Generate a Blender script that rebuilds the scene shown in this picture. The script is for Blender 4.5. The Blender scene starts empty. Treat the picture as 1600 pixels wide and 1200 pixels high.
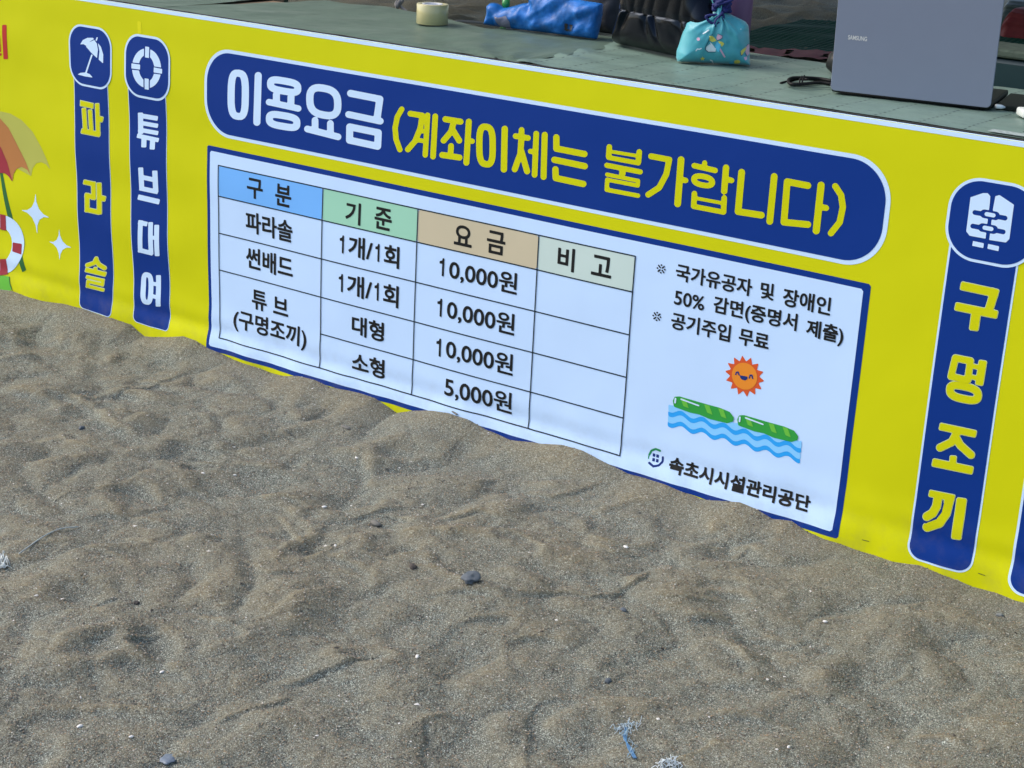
import bpy, bmesh, math, random
import numpy as np
from mathutils import Vector, Matrix

random.seed(5); rng = np.random.default_rng(5)
SC = bpy.context.scene
COL = SC.collection
rad = math.radians

# ------------------------------------------------------------------ camera
F = 3.33614549                       # focal length / half sensor width
SCL = 1.5                            # metres per survey unit
CAM = np.array([0.0, -3.0, 1.40])
def cam_rot(pitch, yaw, roll):
    cy, sy, cp, sp, cr, sr = math.cos(yaw), math.sin(yaw), math.cos(pitch), math.sin(pitch), math.cos(roll), math.sin(roll)
    fwd = np.array([sy*cp, cy*cp, -sp]); right = np.array([cy, -sy, 0.0]); up = np.cross(right, fwd)
    return np.array([cr*right+sr*up, -sr*right+cr*up, -fwd])
RC = cam_rot(0.32776092, -0.60466683, 0.05243051)
cd = bpy.data.cameras.new('camera'); cd.sensor_width = 36; cd.lens = F*18; cd.clip_end = 500; cd.clip_start = .05
cam = bpy.data.objects.new('camera', cd); COL.objects.link(cam)
M = Matrix.Identity(4)
for i in range(3):
    for j in range(3): M[i][j] = RC[j][i]
    M[i][3] = CAM[i]
cam.matrix_world = M; SC.camera = cam

# ------------------------------------------------------------------ light
SUN_EL, SUN_AZ = rad(44), rad(246)     # azimuth of the sun, clockwise from +y
w = bpy.data.worlds.new('World'); SC.world = w; w.use_nodes = True
nt = w.node_tree; nt.nodes.clear()
sky = nt.nodes.new('ShaderNodeTexSky'); sky.sky_type = 'NISHITA'; sky.sun_disc = False
sky.sun_elevation = SUN_EL; sky.sun_rotation = SUN_AZ; sky.dust_density = 3.0; sky.air_density = 1.0
bg = nt.nodes.new('ShaderNodeBackground'); bg.inputs[1].default_value = .15
wo = nt.nodes.new('ShaderNodeOutputWorld')
nt.links.new(sky.outputs[0], bg.inputs[0]); nt.links.new(bg.outputs[0], wo.inputs[0])
sd = bpy.data.lights.new('sun', 'SUN'); sd.energy = .68; sd.angle = rad(42); sd.color = (1, .95, .88)
so = bpy.data.objects.new('sun', sd); COL.objects.link(so)
sv = Vector((math.sin(SUN_AZ)*math.cos(SUN_EL), math.cos(SUN_AZ)*math.cos(SUN_EL), math.sin(SUN_EL)))
so.rotation_euler = sv.to_track_quat('Z', 'Y').to_euler(); so.location = (0, -4, 6)
SC.view_settings.view_transform = 'Standard'; SC.view_settings.look = 'None'
SC.view_settings.exposure = 1.08; SC.view_settings.gamma = 1
try: SC.view_settings.use_curve_mapping = False
except Exception: pass
SC.cycles.max_bounces = 6

# ------------------------------------------------------------------ survey: photograph pixel <-> place
def ray(px, py):
    u = (np.asarray(px, float)-800)/800; v = (np.asarray(py, float)-600)/800
    return np.stack([u, -v, np.full_like(u, -F)], -1) @ RC
def on_y(px, py, y=0.0):
    d = ray(px, py); s = (y-CAM[1])/d[..., 1]; return CAM+s[..., None]*d
def on_z(px, py, z=0.0):
    d = ray(px, py); s = (z-CAM[2])/d[..., 2]; return CAM+s[..., None]*d
def bp(px, py):                       # banner-plane point (x, z)
    p = on_y(px, py); return float(p[..., 0]), float(p[..., 2])
def to_px(X, Y, Z):
    P = np.stack([X-CAM[0], Y-CAM[1], Z-CAM[2]], -1) @ RC.T
    return 800+800*F*P[..., 0]/-P[..., 2], 600-800*F*P[..., 1]/-P[..., 2]

# ------------------------------------------------------------------ helpers
def smooth(a, b, x):
    t = np.clip((x-a)/(b-a), 0, 1); return t*t*(3-2*t)
_perm = rng.permutation(512)
_perm = np.concatenate([_perm, _perm])
_ga = rng.uniform(0, 2*np.pi, 512); _gx, _gy = np.cos(_ga), np.sin(_ga)
def gnoise(x, y):
    xi = np.floor(x).astype(int); yi = np.floor(y).astype(int); xf = x-xi; yf = y-yi
    u = xf**3*(xf*(xf*6-15)+10); v = yf**3*(yf*(yf*6-15)+10)
    def g(a, b):
        k = _perm[(_perm[(xi+a) & 511]+yi+b) & 511]
        return _gx[k]*(xf-a)+_gy[k]*(yf-b)
    n0 = g(0, 0)*(1-u)+g(1, 0)*u; n1 = g(0, 1)*(1-u)+g(1, 1)*u
    return (n0*(1-v)+n1*v)*1.5
def fbm(x, y, o=4):
    r = 0; a = 1.0
    for i in range(o): r = r+a*gnoise(x*2**i+i*17.3, y*2**i-i*9.1); a *= .5
    return r

def mesh_obj(name, verts, faces, mat, parent=None, smooth_shade=False):
    me = bpy.data.meshes.new(name); me.from_pydata([tuple(map(float, v)) for v in verts], [], faces)
    if mat: me.materials.append(mat)
    if smooth_shade: me.shade_smooth()
    o = bpy.data.objects.new(name, me); COL.objects.link(o)
    if parent: o.parent = parent; o.matrix_parent_inverse = parent.matrix_basis.inverted()
    return o
def bm_obj(name, bm, mat, parent=None, sm=False):
    me = bpy.data.meshes.new(name); bm.normal_update(); bm.to_mesh(me); bm.free()
    if mat: me.materials.append(mat)
    if sm: me.shade_smooth()
    o = bpy.data.objects.new(name, me); COL.objects.link(o)
    if parent: o.parent = parent; o.matrix_parent_inverse = parent.matrix_basis.inverted()
    return o
def tag(o, label, cat, group=None, kind=None):
    o['label'] = label; o['category'] = cat
    if group: o['group'] = group
    if kind: o['kind'] = kind
    return o
def empty(name, loc=(0, 0, 0), rz=0.0):
    o = bpy.data.objects.new(name, None); COL.objects.link(o); o.location = loc; o.rotation_euler = (0, 0, rz)
    o.matrix_basis = Matrix.Translation(loc) @ Matrix.Rotation(rz, 4, 'Z'); o.empty_display_size = .1
    return o
def box(bm, x0, x1, y0, y1, z0, z1, bev=0.0, mtx=None, seg=2):
    r = bmesh.ops.create_cube(bm, size=1)
    vs = r['verts']
    for v in vs: v.co = Vector(((x0+x1)/2+v.co.x*(x1-x0), (y0+y1)/2+v.co.y*(y1-y0), (z0+z1)/2+v.co.z*(z1-z0)))
    if bev:
        es = list({e for v in vs for e in v.link_edges})
        rr = bmesh.ops.bevel(bm, geom=es, offset=bev, segments=seg, affect='EDGES', profile=.5)
        vs = list({v for v in rr['verts']} | {v for v in vs if v.is_valid})
    if mtx is not None:
        for v in vs: v.co = mtx @ v.co
    return vs
def tube(bm, pts, r, n=8, closed=False, twist=0):
    pts = [Vector(p) for p in pts]; rings = []; N = len(pts)
    up = Vector((.13, .21, 1)).normalized(); prev = None
    for i, p in enumerate(pts):
        a = pts[(i-1) % N] if (i or closed) else p; b = pts[(i+1) % N] if (i < N-1 or closed) else p
        t = (b-a).normalized()
        if prev is None: nrm = t.cross(up).normalized()
        else: nrm = (prev-t*prev.dot(t)).normalized()
        prev = nrm; bn = t.cross(nrm); rr = r[i] if isinstance(r, (list, tuple)) else r
        rings.append([bm.verts.new(p+(nrm*math.cos(k*2*math.pi/n)+bn*math.sin(k*2*math.pi/n))*rr) for k in range(n)])
    for i in range(N if closed else N-1):
        A, B = rings[i], rings[(i+1) % N]
        for k in range(n): bm.faces.new((A[k], A[(k+1) % n], B[(k+1) % n], B[k]))
    if not closed: bm.faces.new(rings[0][::-1]); bm.faces.new(rings[-1])
def spline(pts, n=8):
    P = [Vector(p) for p in pts]; P = [P[0]*2-P[1]]+P+[P[-1]*2-P[-2]]; out = []
    for i in range(1, len(P)-2):
        for k in range(n):
            t = k/n; a, b, c, d = P[i-1:i+3]
            out.append(.5*((2*b)+(c-a)*t+(2*a-5*b+4*c-d)*t*t+(3*b-3*c+d-a)*t**3))
    out.append(P[-2]); return out
def lathe(bm, prof, c, n=40):
    rings = [[bm.verts.new((c[0]+r*math.cos(2*math.pi*k/n), c[1]+r*math.sin(2*math.pi*k/n), c[2]+z)) for k in range(n)] for r, z in prof]
    for i in range(len(prof)-1):
        for k in range(n): bm.faces.new((rings[i][k], rings[i][(k+1) % n], rings[i+1][(k+1) % n], rings[i+1][k]))
    return rings

# ------------------------------------------------------------------ materials
class NT:
    def __init__(s, name):
        s.m = bpy.data.materials.new(name); s.m.use_nodes = True; s.t = s.m.node_tree; s.b = s.t.nodes['Principled BSDF']
        s.geo = None
    def n(s, typ, **kw):
        nd = s.t.nodes.new(typ)
        for k, v in kw.items():
            if k in nd.inputs: nd.inputs[k].default_value = v
            else: setattr(nd, k, v)
        return nd
    def l(s, a, b): s.t.links.new(a, b)
    def coord(s, scale=(1, 1, 1)):
        if s.geo is None: s.geo = s.n('ShaderNodeTexCoord')
        mp = s.n('ShaderNodeMapping'); mp.inputs['Scale'].default_value = scale; s.l(s.geo.outputs['Object'], mp.inputs[0]); return mp.outputs[0]
    def noise(s, scale, detail=3, rough=.5, vec=None):
        x = s.n('ShaderNodeTexNoise'); x.inputs['Scale'].default_value = scale; x.inputs['Detail'].default_value = detail; x.inputs['Roughness'].default_value = rough
        s.l(vec if vec is not None else s.coord(), x.inputs['Vector']); return x
    def ramp(s, src, stops, interp='LINEAR'):
        r = s.n('ShaderNodeValToRGB'); r.color_ramp.interpolation = interp; e = r.color_ramp.elements
        while len(e) < len(stops): e.new(.5)
        for k, (p, c) in enumerate(stops): e[k].position = p; e[k].color = (*c, 1) if len(c) == 3 else c
        s.l(src, r.inputs[0]); return r.outputs[0]
    def mix(s, f, a, b, mode='MIX'):
        x = s.n('ShaderNodeMix', data_type='RGBA', blend_type=mode)
        for i, v in ((0, f), (6, a), (7, b)):
            if hasattr(v, 'is_linked'): s.l(v, x.inputs[i])
            else: x.inputs[i].default_value = v if i == 0 else (*v, 1)
        return x.outputs[2]
    def math(s, op, a, b=0.0, c=None):
        x = s.n('ShaderNodeMath', operation=op)
        for i, v in enumerate((a, b) if c is None else (a, b, c)):
            if hasattr(v, 'is_linked'): s.l(v, x.inputs[i])
            else: x.inputs[i].default_value = v
        return x.outputs[0]
    def bump(s, h, strength=.3, dist=.001, prev=None):
        b = s.n('ShaderNodeBump'); b.inputs['Strength'].default_value = strength; b.inputs['Distance'].default_value = dist
        s.l(h, b.inputs['Height'])
        if prev is not None: s.l(prev, b.inputs['Normal'])
        s.l(b.outputs[0], s.b.inputs['Normal']); return b.outputs[0]
def simple(name, col, rough=.5, var=.08, nscale=25, bump=0, bscale=200, bdist=.001, spec=.5, metal=0, coat=0):
    t = NT(name); n = t.noise(nscale, 4)
    c = t.mix(n.outputs[0], tuple(x*(1-var) for x in col), tuple(min(1, x*(1+var)) for x in col))
    t.l(c, t.b.inputs['Base Color']); t.b.inputs['Roughness'].default_value = rough
    t.b.inputs['Specular IOR Level'].default_value = spec; t.b.inputs['Metallic'].default_value = metal
    t.b.inputs['Coat Weight'].default_value = coat
    if bump: t.bump(t.noise(bscale, 3).outputs[0], bump, bdist)
    return t.m
def cloth_print(name, col, rough=.62):
    t = NT(name)
    n1 = t.noise(3.0, 5, .6); n2 = t.noise(420, 2, .6)
    c = t.mix(n1.outputs[0], tuple(x*.95 for x in col), tuple(min(1, x*1.04) for x in col))
    c = t.mix(t.math('MULTIPLY', n2.outputs[0], .10), c, tuple(x*.80 for x in col))
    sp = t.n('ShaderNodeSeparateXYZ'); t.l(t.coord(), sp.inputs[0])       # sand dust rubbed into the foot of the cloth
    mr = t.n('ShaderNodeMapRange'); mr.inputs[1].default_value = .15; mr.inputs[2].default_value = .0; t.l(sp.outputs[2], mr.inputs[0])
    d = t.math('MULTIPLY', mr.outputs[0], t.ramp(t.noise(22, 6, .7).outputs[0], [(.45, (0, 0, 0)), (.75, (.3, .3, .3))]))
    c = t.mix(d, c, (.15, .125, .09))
    t.l(c, t.b.inputs['Base Color']); t.b.inputs['Roughness'].default_value = rough
    t.b.inputs['Specular IOR Level'].default_value = .12
    wv = t.n('ShaderNodeTexWave', wave_type='BANDS', bands_direction='X'); wv.inputs['Scale'].default_value = 260; wv.inputs['Distortion'].default_value = .6
    wz = t.n('ShaderNodeTexWave', wave_type='BANDS', bands_direction='Z'); wz.inputs['Scale'].default_value = 260; wz.inputs['Distortion'].default_value = .6
    t.l(t.coord(), wv.inputs[0]); t.l(t.coord(), wz.inputs[0])
    b = t.bump(t.math('ADD', wv.outputs['Fac'], wz.outputs['Fac']), .02, .0002)
    t.bump(t.noise(9, 1, .4).outputs[0], .22, .008, b)
    return t.m
P = dict(
 yellow=cloth_print('print_yellow', (.55, .56, .002)), blue=cloth_print('print_blue', (.0015, .030, .205)),
 white=cloth_print('print_white', (.53, .70, .90)), panel=cloth_print('print_panel_white', (.50, .675, .92)),
 black=cloth_print('print_black', (.012, .013, .013)), line=cloth_print('print_line', (.01, .02, .03)),
 pale=cloth_print('print_pale_outline', (.50, .60, .30)),
 hblue=cloth_print('print_sky_blue', (.16, .42, .85)), hgreen=cloth_print('print_mint', (.30, .58, .43)),
 htan=cloth_print('print_tan', (.52, .46, .32)), hpale=cloth_print('print_pale_green', (.50, .62, .58)),
 red=cloth_print('print_red', (.45, .035, .03)), crimson=cloth_print('print_crimson', (.30, .035, .05)),
 orange=cloth_print('print_orange', (.42, .18, .06)), olive=cloth_print('print_olive', (.42, .43, .09)),
 green=cloth_print('print_green', (.03, .30, .05)), lgreen=cloth_print('print_light_green', (.13, .45, .05)), dgreen=cloth_print('print_dark_green', (.03, .13, .04)),
 sunor=cloth_print('print_sun_orange', (.72, .24, .025)), sunred=cloth_print('print_sun_red', (.60, .09, .025)),
 wlight=cloth_print('print_wave_light', (.22, .55, .90)), wdark=cloth_print('print_wave_blue', (.025, .33, .80)),
 navy=cloth_print('print_navy', (.01, .03, .16)), lgreen2=cloth_print('print_logo_green', (.02, .22, .08)),
)

# ------------------------------------------------------------------ ground relief
def polyseg_sd(X, Y, pts):
    """nearest distance, side sign and 0..1 position along a polyline"""
    best = np.full(X.shape, 1e9); sgn = np.ones(X.shape); par = np.zeros(X.shape)
    L = [0]
    for a, b in zip(pts[:-1], pts[1:]): L.append(L[-1]+math.hypot(b[0]-a[0], b[1]-a[1]))
    for i, (a, b) in enumerate(zip(pts[:-1], pts[1:])):
        dx, dy = b[0]-a[0], b[1]-a[1]; l2 = dx*dx+dy*dy+1e-12
        t = np.clip(((X-a[0])*dx+(Y-a[1])*dy)/l2, 0, 1)
        ex = X-a[0]-t*dx; ey = Y-a[1]-t*dy; d = np.hypot(ex, ey); m = d < best
        best = np.where(m, d, best); sgn = np.where(m, np.sign(dx*ey-dy*ex), sgn); par = np.where(m, (L[i]+t*math.sqrt(l2))/L[-1], par)
    return best, sgn, par
EDGE = [(-60,430),(0,450),(20,453),(50,463),(75,470),(100,473),(130,481),(165,492),(180,495),(208,507),(216,516),(228,525),(262,526),(290,524),(310,531),(326,541),
 (345,549),(365,560),(400,571),(428,582),(448,586),(470,585),(497,592),(520,603),(548,608),(590,620),(612,636),(622,644),(650,640),(680,640),(705,643),(735,653),(762,670),(800,685),
 (850,692),(880,694),(912,703),(950,722),(985,738),(1045,755),(1075,768),(1100,777),(1125,779),(1160,782),(1185,793),(1210,808),(1240,812),(1262,826),(1290,838),(1312,845),(1345,858),
 (1365,864),(1400,875),(1440,881),(1470,893),(1500,905),(1520,915),(1560,925),(1590,935),(1640,945)]
_e = np.array([bp(x, y) for x, y in EDGE]); EX, EZ = _e[:, 0], _e[:, 1]
# (pixels of the crease, which side is high (+1 = left of travel direction), height, width)
SCARPS = [
 ([(655,1215),(657,1150),(668,1118),(700,1108),(745,1098)], 1, .014, .07),
 ([(828,1210),(826,1110),(838,1085),(870,1080),(940,1088)], 1, .012, .06),
 ([(770,905),(800,924),(860,926),(960,928),(1000,912),(1020,880)], 1, .020, .09),
 ([(1010,932),(1080,940),(1150,938)], 1, .010, .08),
 ([(420,1062),(480,1048),(530,1036),(572,1022),(600,1008)], 1, .022, .07),
 ([(640,1020),(680,1048),(730,1048),(765,1022),(790,990)], -1, .010, .05),
 ([(330,1125),(372,1108),(420,1088),(470,1075)], 1, .014, .08),
 ([(0,962),(60,990),(150,1020)], 1, .010, .08),
 ([(240,680),(280,683),(330,692),(420,704)], 1, .014, .09),
 ([(150,870),(100,850),(60,880)], 1, .008, .07),
 ([(540,802),(590,798),(640,785)], 1, .016, .08),
 ([(800,760),(870,778),(930,765),(990,750)], 1, .014, .08),
 ([(160,612),(240,600),(300,580)], 1, .013, .07),
 ([(270,770),(310,760),(350,790)], -1, .010, .06),
 ([(430,790),(470,845),(510,850),(540,835)], 1, .020, .08),
 ([(900,840),(960,860),(1010,862)], 1, .014, .08),
 ([(680,808),(740,803),(800,812)], 1, .018, .06),
 ([(250,720),(200,745),(140,760),(160,770)], 1, .014, .06),
 ([(40,500),(120,492),(200,470)], 1, .010, .08),
 ([(440,600),(500,606),(560,604)], 1, .008, .05),
 ([(1100,855),(1150,865),(1180,850)], 1, .016, .06),
 ([(1180,970),(1220,1000),(1280,990)], 1, .010, .06),
 ([(1260,1050),(1290,1090),(1340,1090)], 1, .008, .05),
 ([(100,940),(130,950),(200,930)], 1, .010, .07),
 ([(380,870),(420,900),(480,890)], 1, .012, .06),
 ([(1000,1030),(960,1050),(900,1020)], -1, .010, .06),
]
DENTS = [(490,850,.05,.020),(205,770,.06,.018),(640,860,.07,.012),(300,700,.08,.012),(575,1018,.04,.018),(900,905,.10,.014),(720,1010,.09,.012),(120,930,.06,.014),
 (1000,740,.09,.012),(560,770,.07,.010),(860,740,.08,.014),(1120,860,.06,.016),(1200,790,.07,.010),(1180,985,.08,.012),(1330,960,.08,.008),(150,1010,.05,.014),(300,960,.07,.010),
 (400,650,.08,.014),(120,640,.08,.016),(500,640,.07,.012),(250,560,.07,.014),(60,520,.07,.014),(980,830,.06,.012),(700,1150,.08,.012),(880,1150,.07,.008),(1100,1080,.08,.010),
 (240,1000,.05,.014),(80,700,.08,.014),(540,950,.09,.010),(420,740,.08,.012),(330,600,.07,.012),(1380,1050,.09,.012),(1500,1000,.08,.012),(200,860,.07,.012),(740,700,.05,.008),(620,700,.06,.012)]
def g2(px, py):
    p = on_z(px, py, 0.01); return float(p[0]), float(p[1])
SC_W = [([g2(*p) for p in pts], s, a*.40, wd) for pts, s, a, wd in SCARPS]
DN_W = [(*g2(x, y), r*.8, d*.7) for x, y, r, d in DENTS]
_r = np.random.default_rng(11)
for _ in range(420):                       # trodden ground everywhere else
    x, y = _r.uniform(-9, 2), _r.uniform(-6, 11)
    near = -3.9 < x < -.4 and -1.7 < y < .1
    if near: continue
    DN_W.append((x, y, _r.uniform(.05, .12), _r.uniform(.006, .016)*(1 if near else 1.9)))
_s = np.random.default_rng(77)
STAMPS = []
for _ in range(190):
    x, y = _s.uniform(-4.2, -.3), _s.uniform(-1.75, -.03)
    big = _s.random() < .35
    L_ = _s.uniform(.10, .15) if big else _s.uniform(.04, .085)
    STAMPS.append((x, y, L_, L_*_s.uniform(.38, .62), _s.normal(.55, .55)+(math.pi if _s.random() < .3 else 0), _s.uniform(.003, .0075)*(1.25 if big else .9), _s.uniform(-.10, .10), _s.uniform(.4, 1.0)))
def stamp_all(X, Y, h):
    for x, y, a, b, th, d, tilt, soft in STAMPS:
        m = (np.abs(X-x) < 1.8*a) & (np.abs(Y-y) < 1.8*a)
        if not m.any(): continue
        c, s = math.cos(th), math.sin(th); dx = X[m]-x; dy = Y[m]-y
        u = (c*dx+s*dy); v = (-s*dx+c*dy); hm = h[m]
        q = np.sqrt((u/a)**2+(v/b)**2)*(1+.16*gnoise(X[m]*9+x*7, Y[m]*9)+.05*gnoise(X[m]*40, Y[m]*40))
        ce = q < 1
        mean = hm[ce].mean() if ce.any() else 0
        side = .5+.5*np.tanh((v/b)*1.6)                     # one wall steep, the other one run out
        wdt = soft*(1-side)+.26*side
        k = 1-smooth(1-wdt, 1+wdt*.4, q)
        floor = mean*.65+hm*.35-d*(.55+.45*(v/b))+tilt*u*.5
        rim = d*.5*np.exp(-((q-1.2)/.24)**2)*side
        h[m] = hm*(1-k)+floor*k+rim
    return h
def sand_h(X, Y):
    wx = X+.05*fbm(X*3+5, Y*3, 3); wy = Y+.05*fbm(X*3, Y*3+9, 3)
    h = .016*fbm(wx*1.3, wy*1.3, 3)
    h += .024*(np.abs(gnoise(wx*4.6+3, wy*5.2))-.25)+.009*(np.abs(gnoise(wx*9.0, wy*10+7))-.25)
    far = smooth(.3, 2.0, Y)
    h += far*(.045*(np.abs(gnoise(wx*2.4, wy*2.6+4))-.25)+.03*fbm(wx*4, wy*4, 3))
    if X.size > 1000: h = stamp_all(X, Y, h)
    h += .0016*fbm(X*34, Y*34, 3)*(1+far)
    for x, y, r, d in DN_W:
        m = (np.abs(X-x) < 3*r) & (np.abs(Y-y) < 3*r)
        if not m.any(): continue
        a = math.sin(x*91.7+y*37.1)*3.1; c, s = math.cos(a), math.sin(a)
        dx = X[m]-x; dy = Y[m]-y
        u = (c*dx+s*dy)/(r*1.35); v = (-s*dx+c*dy)/(r*.8)
        q = np.sqrt(u*u+v*v)*(1+.18*gnoise(X[m]*12, Y[m]*12))
        h[m] += d*(-np.exp(-(q**2)*1.6)+.38*np.exp(-((q-1.35)/.42)**2))
    for pts, s, a, wd in SC_W:
        xs = [p[0] for p in pts]; ys = [p[1] for p in pts]
        m = (X > min(xs)-.3) & (X < max(xs)+.3) & (Y > min(ys)-.3) & (Y < max(ys)+.3)
        if not m.any(): continue
        jx = X[m]+.012*gnoise(X[m]*14, Y[m]*14); jy = Y[m]+.012*gnoise(X[m]*14+40, Y[m]*14)
        d, sg, t = polyseg_sd(jx, jy, pts); sd_ = d*sg*s
        prof = np.where(sd_ > 0, np.exp(-sd_/wd)*.75, -.45*np.exp(sd_/(wd*.5)))
        k = smooth(-.0035, .0035, sd_); prof = k*np.exp(-np.abs(sd_)/wd)*.75-(1-k)*.45*np.exp(-np.abs(sd_)/(wd*.5))
        h[m] += a*prof*smooth(0, .22, t)*smooth(0, .22, 1-t)
    ze = np.interp(X, EX, EZ, left=EZ[0], right=EZ[-1])
    wgt = np.exp(-(Y/.085)**2)
    wgt = np.where(Y > 0, np.exp(-(Y/.3)**2), wgt)
    lim = np.minimum(h, ze+np.maximum(0, -Y-.0)*.35+.002)      # never hide the foot of the banner
    h = np.where((Y < 0) & (Y > -.4), lim, h)
    return h*(1-wgt)+ze*wgt
def axis(a, b, step, lo, hi, g):
    c = list(np.arange(a, b, step)); s = step; x = c[-1]
    while x < hi: s *= g; x += s; c.append(x)
    s = step; x = c[0]; left = []
    while x > lo: s *= g; x -= s; left.append(x)
    return np.array(left[::-1]+c)
gx = axis(-4.0, -.55, .0045, -70, 40, 1.022); gy = axis(-1.62, .03, .0045, -30, 90, 1.018)
GX, GY = np.meshgrid(gx, gy); H = sand_h(GX.copy(), GY.copy())
print('sand grid', GX.shape)
def grid_mesh(name, X, Y, Z, mat):
    ny, nx = X.shape; me = bpy.data.meshes.new(name); n = nx*ny
    me.vertices.add(n); me.vertices.foreach_set('co', np.stack([X, Y, Z], -1).astype(np.float32).ravel())
    i = (np.arange(ny-1)[:, None]*nx+np.arange(nx-1)[None]).ravel()
    q = np.stack([i, i+1, i+1+nx, i+nx], -1).astype(np.int32)
    me.loops.add(q.size); me.loops.foreach_set('vertex_index', q.ravel())
    me.polygons.add(len(q)); me.polygons.foreach_set('loop_start', (np.arange(len(q))*4).astype(np.int32))
    me.polygons.foreach_set('use_smooth', np.ones(len(q), bool))
    me.update(calc_edges=True); me.validate(); me.materials.append(mat)
    o = bpy.data.objects.new(name, me); COL.objects.link(o); return o
def sand_mat():
    t = NT('beach_sand'); t.b.inputs['Specular IOR Level'].default_value = .12; t.b.inputs['Roughness'].default_value = .95
    at = t.n('ShaderNodeAttribute', attribute_name='coarse')
    cell = []
    for s in (390, 680):
        v = t.n('ShaderNodeTexVoronoi'); v.inputs['Scale'].default_value = s; t.l(t.coord(), v.inputs['Vector']); cell.append(v)
    def rnd(v):
        sp = t.n('ShaderNodeSeparateColor'); t.l(v.outputs['Color'], sp.inputs[0]); return sp.outputs[0], sp.outputs[1]
    a, a2 = rnd(cell[0]); b, b2 = rnd(cell[1])
    g1 = t.ramp(a, [(0, (.04, .036, .032)), (.16, (.11, .092, .074)), (.5, (.22, .184, .14)), (.8, (.34, .28, .21)), (.95, (.52, .46, .37)), (1, (.85, .82, .76))])
    g2_ = t.ramp(b, [(0, (.03, .028, .026)), (.2, (.11, .10, .088)), (.55, (.21, .19, .16)), (.85, (.34, .305, .25)), (1, (.70, .66, .58))])
    fine = t.mix(.12, g2_, (.190, .182, .168)); 
    coarse = t.mix(.15, g1, g2_)
    coarse = t.mix(.48, coarse, t.ramp(a2, [(0, (.24, .135, .062)), (.5, (.33, .225, .125)), (1, (.40, .31, .21))]))
    n = t.noise(7, 5, .6)
    f = t.math('ADD', t.math('MULTIPLY', at.outputs['Fac'], .75), t.math('MULTIPLY', t.math('SUBTRACT', n.outputs[0], .5), 1.5))
    f = t.math('ADD', f, t.math('MULTIPLY', t.math('SUBTRACT', t.noise(60, 3).outputs[0], .5), .5))
    cl = t.n('ShaderNodeClamp'); t.l(f, cl.inputs[0])
    c = t.mix(cl.outputs[0], fine, coarse)
    mid = t.noise(38, 5, .7)
    c = t.mix(.35, c, t.ramp(mid.outputs[0], [(.3, (.80, .80, .81)), (.7, (1.18, 1.16, 1.14))]), 'MULTIPLY')
    c = t.mix(1.0, c, (.73, .85, .84), 'MULTIPLY')
    t.l(c, t.b.inputs['Base Color'])
    nb = t.bump(cell[0].outputs['Distance'], .75, .0022)
    nb = t.bump(cell[1].outputs['Distance'], .5, .0012, nb)
    nb = t.bump(t.noise(120, 5, .7).outputs[0], .5, .003, nb)
    t.bump(t.noise(28, 4, .6).outputs[0], .35, .006, nb)
    return t.m
M_SAND = sand_mat()
sand = grid_mesh('sand', GX, GY, H, M_SAND); sand['kind'] = 'structure'; sand['label'] = 'trodden grey and ochre beach sand with dents and ridges'
# coarse ochre grains gather on the raised, rough places
Hs = H.copy()
for _ in range(14):
    Hs[1:-1, 1:-1] = (Hs[:-2, 1:-1]+Hs[2:, 1:-1]+Hs[1:-1, :-2]+Hs[1:-1, 2:])/4
cz = np.clip((H-Hs)*150+H*14+.42, 0, 1)
at = sand.data.attributes.new('coarse', 'FLOAT', 'POINT'); at.data.foreach_set('value', cz.astype(np.float32).ravel())

# ------------------------------------------------------------------ the banner
Z_TOP = bp(720, 87.5)[1]                     # upper edge of the print, metres
CT = Z_TOP+.0025                            # counter top height
def ripple(x, z):
    x = np.asarray(x, float); z = np.asarray(z, float)
    left = smooth(-2.6, -3.3, x)
    y = .0035*fbm(x*1.7+2, z*1.9, 2)
    y = y+left*(.0013*np.sin(z*2*np.pi/.21+1.2+x*1.5)+.0014*gnoise(x*5, z*9))
    low = smooth(.16, .0, z)
    y = y-.010*low+.004*np.exp(-((z-.085)/.022)**2)*(1+.8*gnoise(x*2.1, z*0+3))
    y = y+.006*low*gnoise(x*9, z*6)+.0025*smooth(.22, .02, z)*gnoise(x*17+z*12, z*7)
    fade = smooth(Z_TOP+.02, Z_TOP-.12, z)
    return y*fade
LAY = .00045
def wpt(x, z, layer):
    return np.stack([x, ripple(x, z)-layer*LAY, z], -1)
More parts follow.
